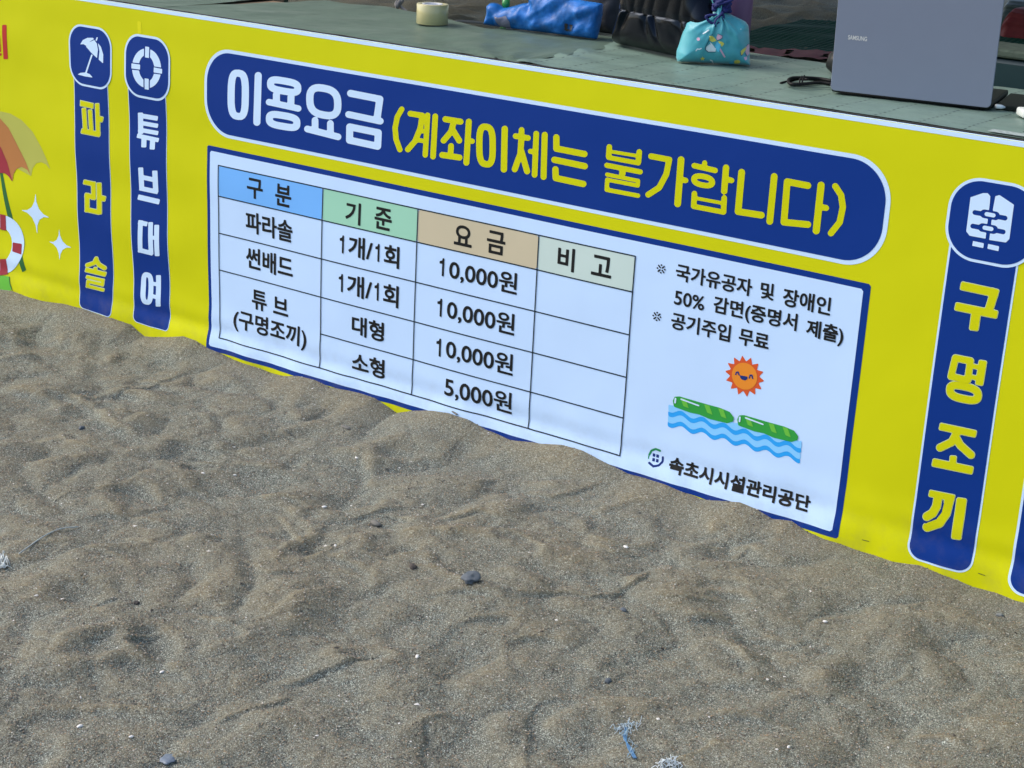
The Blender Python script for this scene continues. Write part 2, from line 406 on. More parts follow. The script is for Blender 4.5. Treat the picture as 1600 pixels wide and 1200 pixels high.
def sheet(name, fn, x0, x1, z0, z1, cell, layer, mat, parent, label=None, grid=None):
    """print area {fn<0} laid on the cloth; fn(X,Z,U,V) with U,V = survey pixels"""
    nx = max(2, int(math.ceil((x1-x0)/cell))); nz = max(2, int(math.ceil((z1-z0)/cell)))
    xs = np.linspace(x0, x1, nx+1); zs = np.linspace(z0, z1, nz+1)
    if grid: xs, zs, f = grid
    else: X, Z = np.meshgrid(xs, zs); U, V = to_px(X, np.zeros_like(X), Z); f = fn(X, Z, U, V)
    ins = f < 0
    verts = []; vid = {}; faces = []
    xy = []
    def nodev(j, i):
        k = (j, i)
        if k not in vid: vid[k] = len(xy); xy.append((xs[i], zs[j]))
        return vid[k]
    def cross(j0, i0, j1, i1):
        k = (j0, i0, j1, i1) if (j0, i0) < (j1, i1) else (j1, i1, j0, i0)
        if k not in vid:
            a, b = f[j0, i0], f[j1, i1]; t = a/(a-b)
            vid[k] = len(xy); xy.append((xs[i0]+(xs[i1]-xs[i0])*t, zs[j0]+(zs[j1]-zs[j0])*t))
        return vid[k]
    cnt = ins[:-1, :-1].astype(int)+ins[1:, :-1]+ins[:-1, 1:]+ins[1:, 1:]
    for j, i in zip(*np.nonzero(cnt)):
        cs = ((j, i), (j, i+1), (j+1, i+1), (j+1, i))
        if cnt[j, i] == 4: faces.append([nodev(*c) for c in cs]); continue
        poly = []
        for a in range(4):
            c, d = cs[a], cs[(a+1) % 4]
            if ins[c]: poly.append(nodev(*c))
            if ins[c] != ins[d]: poly.append(cross(*c, *d))
        poly = [p for k, p in enumerate(poly) if p != poly[k-1]]
        if len(poly) >= 3: faces.append(poly)
    if not xy: return None
    a = np.array(xy); o = mesh_obj(name, wpt(a[:, 0], a[:, 1], layer), faces, mat, parent, True)
    if label: o['label'] = label
    return o
# signed distances, in pixel space of a zoomed view (ox, oy, s)
class View:
    def __init__(s, ox, oy, k): s.ox, s.oy, s.k = ox, oy, k
    def p(s, x, y): return s.ox+x/s.k, s.oy+y/s.k
def sd_path(U, V, pts, r, flat=False, closed=False):
    d = np.full(U.shape, 1e9); seg = list(zip(pts[:-1], pts[1:]))
    if closed: seg.append((pts[-1], pts[0]))
    for n, (a, b) in enumerate(seg):
        dx, dy = b[0]-a[0], b[1]-a[1]; L = math.hypot(dx, dy)+1e-9
        t = ((U-a[0])*dx+(V-a[1])*dy)/L; q = np.abs((U-a[0])*dy-(V-a[1])*dx)/L
        if flat:
            e0 = 0 if n == 0 else r; e1 = 0 if n == len(seg)-1 else r
            bx = np.maximum(-e0-t, t-L-e1); k = .35*r
            ax, ay = bx+k, q-r+k
            dd = np.minimum(np.maximum(ax, ay), 0)+np.hypot(np.maximum(ax, 0), np.maximum(ay, 0))-k
        else:
            tt = np.clip(t, 0, L); dd = np.hypot(U-a[0]-dx/L*tt, V-a[1]-dy/L*tt)-r
        d = np.minimum(d, dd)
    return d
def sd_poly(U, V, pts):
    d = np.full(U.shape, 1e9); ins = np.zeros(U.shape, bool)
    for a, b in zip(pts, pts[1:]+pts[:1]):
        dx, dy = b[0]-a[0], b[1]-a[1]; t = np.clip(((U-a[0])*dx+(V-a[1])*dy)/(dx*dx+dy*dy+1e-12), 0, 1)
        d = np.minimum(d, np.hypot(U-a[0]-t*dx, V-a[1]-t*dy))
        c = ((a[1] > V) != (b[1] > V)) & (U < (b[0]-a[0])*(V-a[1])/(b[1]-a[1]+1e-12)+a[0]); ins ^= c
    return np.where(ins, -d, d)
def oval(cx, cy, rx, ry, sh=.17, p=.75, n=28, a0=0, a1=2*math.pi):
    o = []
    for k in range(n):
        a = a0+(a1-a0)*k/n; c, s = math.cos(a), math.sin(a)
        x = rx*math.copysign(abs(c)**p, c); y = ry*math.copysign(abs(s)**p, s); o.append((cx+x, cy+y+sh*x))
    return o
def art(name, view, prims, cell, layer, mat, parent, grow=0.0, label=None, cut=()):
    if None in prims:
        first = None; ch = []
        for p in list(prims)+[None]:
            if p is None:
                o = art(name, view, ch, cell, layer, mat, parent, grow, label, cut) if ch else None
                first = first or o; ch = []
            else: ch.append(p)
        return first
    """prims: ('s',pts,r) round stroke, ('f',pts,r) flat stroke, ('c',pts,r) closed stroke, ('p',pts) polygon"""
    k = view.k; allp = []
    def conv(pr):
        pts = [view.p(*q) for q in pr[1]]; r = pr[2]/k if len(pr) > 2 else 0
        for q in pts: allp.append((q[0], q[1], r))
        return (pr[0], pts, r)
    pp = [conv(p) for p in prims]; n0 = len(allp); cc = [conv(p) for p in cut]; ext = allp[:n0]
    cor = []
    for u, v, r in ext:
        for du in (-1, 1):
            for dv in (-1, 1): cor.append(bp(u+du*(r+grow+2), v+dv*(r+grow+2)))
    xs = [c[0] for c in cor]; zs = [c[1] for c in cor]
    def ev(U, V, L):
        d = np.full(U.shape, 1e9)
        for t, pts, r in L:
            if t == 's': e = sd_path(U, V, pts, r)
            elif t == 'f': e = sd_path(U, V, pts, r, True)
            elif t == 'c': e = sd_path(U, V, pts, r, False, True)
            else: e = sd_poly(U, V, pts)
            d = np.minimum(d, e)
        return d
    def fn(X, Z, U, V):
        d = ev(U, V, pp)-grow
        if cc: d = np.maximum(d, -ev(U, V, cc))
        return d
    return sheet(name, fn, min(xs), max(xs), min(zs), max(zs), cell, layer, mat, parent, label)
def rrect(x0, x1, z0, z1, r):
    def fn(X, Z, U, V):
        qx = np.abs(X-(x0+x1)/2)-(x1-x0)/2+r; qz = np.abs(Z-(z0+z1)/2)-(z1-z0)/2+r
        return np.hypot(np.maximum(qx, 0), np.maximum(qz, 0))+np.minimum(np.maximum(qx, qz), 0)-r
    return fn
def rr(name, x0, x1, z0, z1, r, cell, layer, mat, parent, label=None):
    e = cell*.3+.0011
    return sheet(name, rrect(x0, x1, z0, z1, r), x0-e, x1+e, z0-e, z1+e, cell, layer, mat, parent, label)
def lines(name, segs, wd, layer, mat, parent):
    vs = []; fs = []
    for x0, z0, x1, z1 in segs:
        L = math.hypot(x1-x0, z1-z0); n = max(1, int(L/.012)); nx, nz = -(z1-z0)/L*wd/2, (x1-x0)/L*wd/2
        b = len(vs)
        for i in range(n+1):
            t = i/n; x = x0+(x1-x0)*t; z = z0+(z1-z0)*t
            vs += [(x+nx, z+nz), (x-nx, z-nz)]
        fs += [(b+2*i, b+2*i+2, b+2*i+3, b+2*i+1) for i in range(n)]
    a = np.array(vs); return mesh_obj(name, wpt(a[:, 0], a[:, 1], layer), fs, mat, parent, True)
def each_line(name, segs, *a):
    for q in segs: lines(name, [q], *a)
_txt = {}
def glyph_mesh(s, off):
    if (s, off) in _txt: return _txt[(s, off)]
    c = bpy.data.curves.new('t', 'FONT'); c.body = s; c.size = 1; c.offset = off; c.resolution_u = 4; c.fill_mode = 'FRONT'
    o = bpy.data.objects.new('t', c); COL.objects.link(o); bpy.context.view_layer.update()
    me = o.evaluated_get(bpy.context.evaluated_depsgraph_get()).to_mesh()
    v = np.array([(p.co.x, p.co.y) for p in me.vertices]); f = [list(p.vertices) for p in me.polygons]
    o.to_mesh_clear(); bpy.data.objects.remove(o); bpy.data.curves.remove(c)
    _txt[(s, off)] = (v, f); return v, f
def glyph_sheet(name, X, Z, F_, grow, layer, mat, parent, cell=.0011):
    cnt = {}
    for q in F_:
        for a, b in zip(q, list(q[1:])+[q[0]]): k = (min(a, b), max(a, b)); cnt[k] = cnt.get(k, 0)+1
    seg = [(X[a], Z[a], X[b], Z[b]) for (a, b), c in cnt.items() if c == 1]
    xs = np.arange(X.min()-grow-2*cell, X.max()+grow+2*cell, cell); zs = np.arange(Z.min()-grow-2*cell, Z.max()+grow+2*cell, cell)
    U, V = np.meshgrid(xs, zs); d2 = np.full(U.shape, 1.0); ins = np.zeros(U.shape, bool)
    for x0, z0, x1, z1 in seg:
        dx, dz = x1-x0, z1-z0; m = 4*grow+.004
        i0, i1 = np.searchsorted(xs, (min(x0, x1)-m, max(x0, x1)+m)); j0, j1 = np.searchsorted(zs, (min(z0, z1)-m, max(z0, z1)+m))
        u = U[j0:j1, i0:i1]; v = V[j0:j1, i0:i1]
        t = np.clip(((u-x0)*dx+(v-z0)*dz)/(dx*dx+dz*dz+1e-15), 0, 1); d2[j0:j1, i0:i1] = np.minimum(d2[j0:j1, i0:i1], (u-x0-t*dx)**2+(v-z0-t*dz)**2)
        ja, jb = np.searchsorted(zs, (min(z0, z1), max(z0, z1)))
        if jb > ja: ins[ja:jb] ^= U[ja:jb] < (x1-x0)*(V[ja:jb]-z0)/(z1-z0)+x0
    f = np.where(ins, -1, 1)*np.sqrt(d2)-grow
    fi = lambda X_, Z_, u, v: f
    return sheet(name, None, xs[0], xs[-1], zs[0], zs[-1], cell, layer, mat, parent, grid=(xs, zs, f))
def text_block(name, items, layer, mat, parent, grow=.0012):
    res = None
    for s, vw, x0, x1, ym, h in items:
        v, f = glyph_mesh(s, 0.0) if s != '1' else (np.array([(.62, 0), (1., 0), (1., 1), (.70, 1), (.55, .86), (0, .80), (0, .68), (.62, .70)]), [list(range(8))])
        u0, u1, vm = vw.ox+x0/vw.k, vw.ox+x1/vw.k, vw.oy+ym/vw.k; uc = (u0+u1)/2
        hx = h/vw.k/2
        xc, zt = bp(uc, vm-hx); _, zb = bp(uc, vm+hx); X0 = bp(u0, vm)[0]; X1 = bp(u1, vm)[0]
        mn, mx = v.min(0), v.max(0); e = grow*.7; X0 += e; X1 -= e; zb += e; zt -= e
        X = X0+(v[:, 0]-mn[0])/(mx[0]-mn[0])*(X1-X0); Z = zb+(v[:, 1]-mn[1])/(mx[1]-mn[1])*(zt-zb)
        glyph_sheet(name, X, Z, f, -.0003 if s == '※' else (.0005 if s == '1' else (grow*.75 if '0' in s else grow)), layer, mat, parent)

BX0, BX1 = -4.6, .7
banner = empty('banner', (-1.9, 0, 0))
tag(banner, 'yellow cloth price banner with blue panels stretched along the front of the counter', 'banner')
# cloth: front face, top fold over the counter edge
xs = np.linspace(BX0, BX1, int((BX1-BX0)/.008)); zs = np.linspace(-.06, Z_TOP+.001, 112)
X, Z = np.meshgrid(xs, zs); Yv = ripple(X, Z)
V_ = [tuple(p) for p in np.stack([X, Yv, Z], -1).reshape(-1, 3)]; nx = len(xs); nz = len(zs)
F_ = [(j*nx+i, j*nx+i+1, (j+1)*nx+i+1, (j+1)*nx+i) for j in range(nz-1) for i in range(nx-1)]
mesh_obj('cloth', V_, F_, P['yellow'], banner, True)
# white edging along the top
rr('edging', BX0+.002, BX1-.002, Z_TOP-.0082, Z_TOP, .0005, .008, 1, P['white'], banner)
mesh_obj('edging_fold', [p for x in xs for p in ((x, -LAY, Z_TOP), (x, .003, Z_TOP+.0008), (x, .011, Z_TOP+.0005))], [(3*i+k, 3*i+3+k, 3*i+4+k, 3*i+1+k) for i in range(len(xs)-1) for k in (0, 1)], P['white'], banner, True)
zt = (bp(345, 75.5)[1]+bp(1351, 244.7)[1]+bp(720, 137)[1])/3; zb = (bp(345, 212)[1]+bp(720, 291)[1]+bp(1332, 417.5)[1])/3
xl = bp(320, 150)[0]; xr = bp(1388, 345)[0]
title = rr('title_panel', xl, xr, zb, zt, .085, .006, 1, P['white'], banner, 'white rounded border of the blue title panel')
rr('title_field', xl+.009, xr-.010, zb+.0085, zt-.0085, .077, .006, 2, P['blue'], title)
print('title z', zt, zb)
Z3 = View(320, 60, 4); Z4 = View(600, 140, 4); Z5 = View(920, 180, 3.2); Z1 = View(0, 0, 4); ZA = View(100, 140, 6); ZB = View(100, 320, 6); Z6 = View(1200, 260, 4); Z7 = View(1200, 540, 3)
R = 22
art('lettering', Z3, [
 ('c', oval(211, 352, 44, 135, .12, .62), R), ('s', [(334, 232), (327, 524)], R), None,
 ('c', oval(497, 298, 86, 32, .17, .6), R), ('f', [(448, 340), (448, 410)], 22), ('f', [(540, 355), (538, 425)], 22), ('s', [(402, 398), (585, 438)], 20),
 ('c', oval(490, 516, 86, 34, .17, .6), R), None,
 ('c', oval(746, 395, 88, 84, .17, .72), R+1), ('s', [(690, 512), (690, 570)], 21), ('s', [(786, 532), (786, 590)], 21), ('s', [(642, 566), (833, 615)], 21), None,
 ('s', [(915, 343), (1096, 379), (1078, 500)], R), ('s', [(901, 475), (1098, 517)], 21), ('c', [(907, 553), (1085, 589), (1081, 674), (905, 636)], 22),
], .0022, 3, P['white'], title, label='white rounded lettering, first words of the title')
art('lettering', Z4, [
 ('s', [(112, 122), (84, 170), (70, 240), (76, 310), (100, 375)], 17), None,
 ('s', [(165, 150), (240, 162), (228, 240), (195, 322), (150, 374)], 18), ('s', [(225, 258), (262, 262)], 14), ('s', [(205, 314), (258, 322)], 14),
 ('s', [(273, 160), (259, 408)], 17), ('s', [(321, 167), (308, 418)], 18), None,
 ('s', [(385, 185), (480, 200)], 19), ('s', [(436, 205), (422, 262), (374, 318)], 19), ('s', [(430, 250), (472, 318)], 19), ('s', [(421, 352), (418, 400)], 18), ('s', [(366, 408), (474, 424)], 19),
 ('s', [(532, 200), (517, 456)], 19), ('s', [(534, 320), (553, 322)], 17), None,
 ('c', oval(640, 349, 42, 117, .15, .65), 20), ('s', [(757, 245), (752, 498)], 20), None,
 ('s', [(862, 252), (862, 295)], 18), ('s', [(825, 290), (902, 302)], 18), ('s', [(862, 300), (855, 400), (820, 497)], 19), ('s', [(862, 385), (897, 510)], 19),
 ('s', [(918, 385), (947, 391)], 16), ('s', [(954, 275), (944, 532)], 18), ('s', [(1007, 282), (1000, 545)], 19), None,
 ('s', [(1080, 298), (1080, 368), (1255, 402)], 20), ('s', [(1068, 438), (1257, 478)], 20), ('s', [(1074, 498), (1076, 552), (1248, 589)], 20),
], .0022, 3, P['yellow'], title, label='yellow rounded lettering in brackets, first half')
art('lettering', Z5, [
 ('s', [(105, 158), (101, 205)], 14), ('s', [(254, 183), (249, 235)], 14), ('s', [(105, 180), (252, 204)], 9), ('s', [(101, 211), (249, 239)], 12),
 ('s', [(92, 250), (258, 283)], 13), ('f', [(170, 265), (169, 300)], 16),
 ('s', [(93, 296), (248, 328), (246, 352), (94, 322)], 10), ('s', [(94, 322), (91, 372), (247, 402)], 11), ('f', [(93, 330), (92, 372)], 11), None,
 ('s', [(313, 205), (403, 222), (388, 295), (352, 362), (298, 397)], 15), ('s', [(462, 222), (444, 443)], 17), ('s', [(470, 323), (484, 326)], 14), None,
 ('s', [(580, 238), (579, 262)], 13), ('s', [(528, 252), (632, 276)], 14), ('c', oval(572, 328, 46, 22, .17, .85), 14),
 ('s', [(687, 262), (677, 380)], 16), ('s', [(690, 320), (714, 326)], 14), ('s', [(528, 392), (524, 455)], 14), ('s', [(677, 414), (673, 484)], 14), ('s', [(526, 413), (675, 441)], 9), ('s', [(524, 456), (673, 485)], 13), None,
 ('s', [(765, 285), (746, 482), (862, 500)], 17), ('s', [(928, 306), (904, 531)], 17), None,
 ('s', [(1096, 352), (993, 332), (975, 535), (1094, 547)], 17), ('s', [(1162, 350), (1136, 578)], 18), ('s', [(1162, 459), (1186, 464)], 15), None,
 ('s', [(1233, 355), (1262, 400), (1270, 460), (1254, 535), (1210, 590)], 16),
], .0022, 3, P['yellow'], title, label='yellow rounded lettering in brackets, second half')

# price panel
xl = (bp(324, 227)[0]+bp(326, 541)[0])/2; xr = (bp(1362.5, 444)[0]+bp(1312, 840)[0])/2
zt = (bp(324, 227)[1]+bp(1362.5, 444)[1])/2; zb = (bp(326, 543)[1]+bp(1312, 840)[1])/2
panel = rr('price_panel', xl, xr, zb, zt, .0008, .008, 1, P['blue'], banner, 'dark blue frame of the price panel')
rr('panel_field', xl+.0105, xr-.0145, zb+.0115, zt-.0125, .0008, .008, 2, P['panel'], panel)
ZT = View(320, 240, 4.444); ZM = View(640, 320, 4); ZL = View(320, 480, 2.353); ZO = View(980, 520, 3.636)
cx = [(bp(*a)[0]+bp(*b)[0])/2 for a, b in (((341, 258), (345, 528)), ((504, 295), (503, 576)), ((652, 326), (647, 620)), ((841, 366), (828, 668)), ((993, 398), (971, 711)))]
rz = [(bp(504, y)[1]) for y in (295, 343.5, 404, 464, 521.6)]; rz.append((bp(345, 528)[1]+bp(971, 711)[1])/2)
rz[0] = (bp(341, 258)[1]+bp(993, 398)[1]+rz[0])/3
print('rows', np.diff(rz), 'cols', np.diff(cx))
for i, m in enumerate(('hblue', 'hgreen', 'htan', 'hpale')):
    rr('header_cell', cx[i]+.0012, cx[i+1]-.0012, rz[1]+.0012, rz[0]-.0012, .0003, .008, 3, P[m], panel, ['sky blue', 'mint green', 'tan', 'pale grey green'][i]+' heading cell of the price table')
segs = [(cx[0], z, cx[4], z) for z in (rz[0], rz[1], rz[2], rz[3], rz[5])]+[(cx[1], rz[4], cx[4], rz[4])]
each_line('table_ruling', segs, .0028, 4, P['line'], panel)
each_line('table_ruling', [(x, rz[0]+.001, x, rz[5]-.001) for x in cx], .0028, 5, P['line'], panel)
text_block('table_text', [
 ('구', ZT, 300, 408, 243, 138), ('분', ZT, 495, 605, 290, 150), ('파라솔', ZT, 288, 614, 507, 148), ('썬배드', ZT, 290, 616, 757, 148),
 ('기', ZT, 983, 1088, 412, 152), ('준', ZT, 1185, 1304, 452, 150), ('1', ZT, 944, 975, 626, 128), ('개/', ZT, 1006, 1172, 655, 150), ('1', ZT, 1190, 1221, 685, 128), ('회', ZT, 1252, 1357, 712, 152), ('1', ZT, 938, 969, 894, 128), ('개/', ZT, 998, 1168, 925, 150), ('1', ZT, 1185, 1216, 955, 128), ('회', ZT, 1246, 1352, 984, 152),
 ('튜', ZT, 328, 430, 1020, 135), ('브', ZT, 478, 582, 1060, 118), ('(구명조끼)', ZL, 107, 377, 82, 82), ('대형', ZL, 545, 662, 77, 72), ('소형', ZL, 545, 664, 213, 72),
 ('요', ZM, 282, 392, 193, 128), ('금', ZM, 485, 600, 237, 142), ('비', ZM, 930, 1036, 338, 146), ('고', ZM, 1142, 1268, 383, 128),
 ('1', ZM, 190, 221, 387, 116), ('0,000원', ZM, 250, 677, 450, 142), ('1', ZM, 178, 209, 639, 116), ('0,000원', ZM, 238, 662, 702, 142), ('1', ZM, 172, 203, 888, 116), ('0,000원', ZM, 232, 652, 951, 142), ('5,000원', ZL, 885, 1132, 323, 84)], 4, P['black'], panel, .0014)
text_block('note_text', [
 ('※', Z5, 338, 388, 768, 52), ('국가유공자', Z5, 433, 820, 823, 86), ('및', Z5, 858, 926, 880, 84), ('장애인', Z5, 968, 1212, 933, 92),
 ('50%', Z5, 428, 580, 926, 72), ('감면(증명서', Z5, 620, 1045, 997, 100), ('제출)', Z5, 1085, 1275, 1088, 102),
 ('※', Z5, 318, 368, 1005, 52), ('공기주입', Z5, 412, 712, 1058, 86), ('무료', Z5, 750, 902, 1122, 82)], 4, P['black'], panel, .0010)
text_block('office_name', [('속초시시설관리공단', ZO, 235, 1057, 858, 92)], 4, P['black'], panel, .0014)
# office emblem
em = art('emblem', ZO, [('s', [(128, 690), (140, 668), (165, 658), (190, 668)], 6), ('s', [(124, 712), (125, 690)], 3)], .0018, 3, P['lgreen2'], panel, label='green arc of the round office emblem')
art('emblem_arc', ZO, [('s', [(130, 735), (155, 755), (185, 750), (205, 730), (206, 705)], 6)], .0018, 3, P['navy'], em)
art('emblem_window', ZO, [('p', [(a, b), (a+15, b+3), (a+14, b+21), (a-1, b+18)]) for a, b in ((147, 683), (168, 688), (146, 709), (167, 714))], .0012, 3, P['navy'], em)
# picture: sun over the waves, two striped float rings
sn = [];
for k in range(28):
    a = 2*math.pi*k/28+.1; r_ = 114 if k % 2 == 0 else 82
    sn.append((668+r_*math.cos(a), 246+r_*1.03*math.sin(a)+.15*r_*math.cos(a)))
pic = art('sun_picture', ZO, [('p', sn)], .0025, 3, P['sunred'], panel, label='red orange sun rays printed above the waves')
art('sun_disc', ZO, [('p', oval(668, 246, 72, 76, .12, 1, 40))], .0025, 4, P['sunor'], pic)
art('sun_face', ZO, [('s', [(618, 236), (622, 224), (632, 222), (637, 238)], 4), ('s', [(695, 256), (700, 240), (710, 240), (714, 258)], 4), ('p', [(642, 240), (686, 248), (684, 262), (672, 270), (652, 264), (643, 252)])], .0015, 5, P['navy'], pic)
def wave_y(x, off): return 395+off+(x-238)*.277+13*math.sin((x-238)/121*2*math.pi+1.0)
for k, m in enumerate(('wlight', 'wdark', 'wlight', 'wdark')):
    th = (0, 38, 64, 100, 128); xs_ = list(np.linspace(236-k*1.5, 994-k*3, 60))
    poly = [(x, wave_y(x, th[k])) for x in xs_]+[(x, wave_y(x, th[k+1]+(3 if k < 3 else 0))) for x in xs_[::-1]]
    art('wave_band', ZO, [('p', poly)], .003, 3+.25*(3-k), P[m], panel, label=['light blue top', 'bright blue second', 'light blue third', 'bright blue bottom'][k]+' band of the printed waves')
for (x0, y0) in ((0, 0), (366, 106)):
    body = [(262, 385), (272, 362), (300, 360), (420, 395), (530, 425), (585, 448), (609, 480), (604, 502), (570, 512), (520, 500), (470, 488), (410, 462), (360, 452), (300, 430), (268, 418)]
    rg = art('float_ring', ZO, [('p', [(x+x0, y+y0) for x, y in body])], .002, 5, P['green'], panel, label='green striped float ring on the printed waves')
    for s in ((305, 365), (440, 402), (520, 424)):
        art('ring_stripe', ZO, [('p', [(s[0]+x0, s[1]+y0+2), (s[0]+30+x0, s[1]+10+y0), (s[0]+48+x0, s[1]+62+y0), (s[0]+18+x0, s[1]+50+y0)])], .002, 6, P['lgreen'], rg)
    art('ring_gloss', ZO, [('s', [(310+x0, 375+y0), (410+x0, 412+y0)], 4), ('s', [(278+x0, 372+y0), (276+x0, 395+y0)], 5)], .0015, 7, P['white'], rg)

# upright strips
def strip(L0, L1, R0, R1, B, T, mat_out, lab, wide=.0022, top=None, r=.016):
    x0 = (bp(*L0)[0]+bp(*L1)[0])/2; x1 = (bp(*R0)[0]+bp(*R1)[0])/2; zb = bp(*B)[1]; zt = bp(*T)[1]
    s = rr('strip_panel', x0, x1, zb, zt, r, .004, 1, mat_out, banner, lab)
    rr('strip_field', x0+wide, x1-wide, zb+wide, zt-.002, r*.9, .004, 2, P['blue'], s); return s
def badge(L, R, T, B, parent, bw, r, lay=3):
    x0, x1, zb, zt = bp(*L)[0], bp(*R)[0], bp(*B)[1], bp(*T)[1]
    b_ = rr('badge', x0, x1, zb, zt, r, .004, lay, P['white'], parent)
    rr('badge_field', x0+bw, x1-bw, zb+bw, zt-bw, r-bw, .004, lay+1, P['blue'], parent)
s1 = strip((117.5, 130), (124, 470), (171, 140), (177.5, 490), (150, 487), (145, 100), P['white'], 'blue strip headed by a parasol badge, far left')
badge((108.2, 90), (175.6, 98), (142, 40.5), (142, 136.5), s1, .0055, .052)
s2 = strip((203, 150), (207.5, 500), (260, 160), (266, 512), (237, 510), (232, 110), P['white'], 'blue strip headed by a life ring badge, second from the left')
badge((195.5, 102), (267, 112), (231, 55.5), (231, 154.5), s2, .006, .054)
s3 = strip((1484, 388), (1417.5, 857), (1592, 410), (1522, 880), (1470, 884), (1540, 330), P['white'], 'blue strip headed by a life vest badge, right of the price panel', .004, r=.03)
badge((1477.5, 352), (1621, 380), (1547, 280), (1547, 414), s3, .0055, .062)
xq = bp(1587, 860)[0]
s4 = strip((1599, 760), (1578, 895), (1719, 760), (1698, 895), (1600, 928), (1650, 480), P['white'], 'blue strip cut off by the right edge of the view', .005, r=.03)
# glyphs of the strips (yellow ones have a pale outline)
par_ = [('p', [(157, 102), (280, 130), (276, 176), (157, 150)]), ('f', [(190, 174), (208, 380)], 18), ('f', [(248, 190), (265, 385)], 17), ('f', [(172, 385), (345, 420)], 22),
 ('f', [(315, 130), (329, 435)], 18), ('f', [(326, 272), (370, 281)], 24), None,
 ('f', [(188, 864), (280, 884), (283, 1008), (222, 992), (226, 1125), (345, 1150)], 20), ('f', [(332, 875), (342, 1165)], 21), ('f', [(345, 1014), (395, 1024)], 23)]
sol_ = [('s', [(303, 505), (285, 545), (222, 566)], 17), ('s', [(300, 515), (330, 562), (380, 592)], 18), ('f', [(298, 585), (298, 620)], 15), ('f', [(207, 606), (395, 652)], 19),
 ('f', [(218, 672), (372, 708), (370, 745), (236, 716), (232, 760), (388, 797)], 13)]
for vw, pr in ((ZA, par_), (ZB, sol_)):
    art('lettering', vw, pr, .0016, 3.4, P['pale'], s1, grow=.9, label='pale outline of the yellow strip lettering')
    art('lettering', vw, pr, .0016, 4.2, P['yellow'], s1, label='yellow strip lettering')
art('lettering', ZA, [('f', [(720, 215), (724, 415)], 24), ('f', [(700, 240), (883, 271)], 22), ('f', [(700, 308), (885, 340)], 20), ('f', [(700, 374), (888, 408)], 20),
 ('f', [(690, 430), (895, 474)], 20), ('f', [(757, 450), (757, 540)], 24), ('f', [(838, 468), (836, 560)], 24), None,
 ('f', [(728, 728), (735, 940)], 24), ('f', [(862, 757), (868, 965)], 25), ('f', [(730, 818), (865, 846)], 22), ('f', [(712, 922), (888, 958)], 22), ('f', [(698, 1005), (902, 1052)], 25)],
 .0016, 3.4, P['white'], s2, label='white strip lettering, upper two characters')
art('lettering', ZB, [('f', [(792, 180), (728, 165), (722, 425), (840, 455)], 22), ('f', [(822, 160), (824, 465)], 22), ('f', [(880, 185), (880, 480)], 23), ('f', [(830, 302), (880, 312)], 18), None,
 ('c', oval(776, 785, 36, 128, .2, .6), 23), ('f', [(882, 660), (882, 955)], 23), ('f', [(820, 738), (880, 750)], 18), ('f', [(820, 856), (880, 868)], 18)],
 .0016, 3.4, P['white'], s2, label='white strip lettering, lower two characters')
vest_ = [('f', [(1208, 743), (1418, 788), (1382, 905)], 25), ('f', [(1174, 872), (1438, 925)], 24), ('f', [(1305, 910), (1290, 1022)], 28)]
v7 = [('c', [(882, 56), (953, 70), (940, 160), (862, 142)], 15), ('f', [(1012, 68), (994, 182)], 18), ('f', [(955, 92), (1008, 102)], 10), ('f', [(945, 142), (1000, 153)], 10), None, ('c', oval(923, 218, 66, 30, .2, .7), 17), None,
 ('f', [(808, 376), (979, 412)], 16), ('s', [(893, 400), (865, 450), (810, 476)], 17), ('s', [(885, 430), (905, 465), (955, 510)], 17), ('f', [(872, 515), (868, 560)], 15), ('f', [(774, 545), (963, 584)], 18), None,
 ('f', [(758, 690), (876, 714)], 15), ('s', [(800, 704), (792, 752), (774, 784), (748, 799)], 19), ('s', [(853, 716), (836, 785), (805, 830), (750, 848)], 21), ('f', [(911, 714), (884, 906)], 23)]
cut7 = [('s', [(825, 735), (815, 778), (790, 810), (740, 829)], 3)]
art('lettering', Z6, vest_, .0022, 3.4, P['pale'], s3, grow=1.0, label='pale outline of the yellow strip lettering'); art('lettering', Z6, vest_, .0022, 4.2, P['yellow'], s3, label='yellow strip lettering, first character')
art('lettering', Z7, v7, .0022, 3.4, P['pale'], s3, grow=1.0, cut=cut7, label='pale outline of the yellow strip lettering'); art('lettering', Z7, v7, .0022, 4.2, P['yellow'], s3, cut=cut7, label='yellow strip lettering, lower characters')
# badge pictures
art('parasol_icon', Z1, [('p', [(504, 277), (520, 250), (548, 236), (582, 236), (590, 244), (560, 262), (542, 286), (525, 276)]),
 ('p', [(540, 290), (560, 264), (592, 250), (608, 272), (616, 310), (611, 362), (575, 330)]), ('p', [(614, 268), (634, 292), (650, 340), (650, 395), (622, 372), (626, 320)]),
 ('s', [(609, 236), (604, 252)], 4), ('s', [(578, 345), (541, 455)], 5), ('p', [(488, 465), (505, 455), (538, 452), (565, 462), (585, 484), (540, 478)])], .0012, 5, P['white'], s1)
rects = [[(911, 290), (936, 294), (936, 362), (911, 358)], [(912, 488), (938, 492), (938, 560), (912, 556)], [(828, 395), (882, 403), (882, 434), (828, 427)], [(968, 420), (1020, 430), (1020, 460), (968, 452)]]
for qx, qy in ((0, 0), (0, 1), (1, 0), (1, 1)):
  art('life_ring_icon', Z1, [('c', oval(923, 426, 70, 102, .14, 1, 40), 21)], .0012, 5, P['white'], s2,
    cut=[('p', [(924-400*qx, 0), (1324-400*qx, 0), (1324-400*qx, 900), (924-400*qx, 900)]), ('p', [(500, 426-500*qy-60), (1324, 426-500*qy+60), (1324, 926-500*qy+60), (500, 926-500*qy-60)])]+[('p', [(x+dx*(7 if i in (1, 2) else -7), y+(-7 if i < 2 else 7)) for i, (x, y) in enumerate(q) for dx in (1,)]) for q in rects])
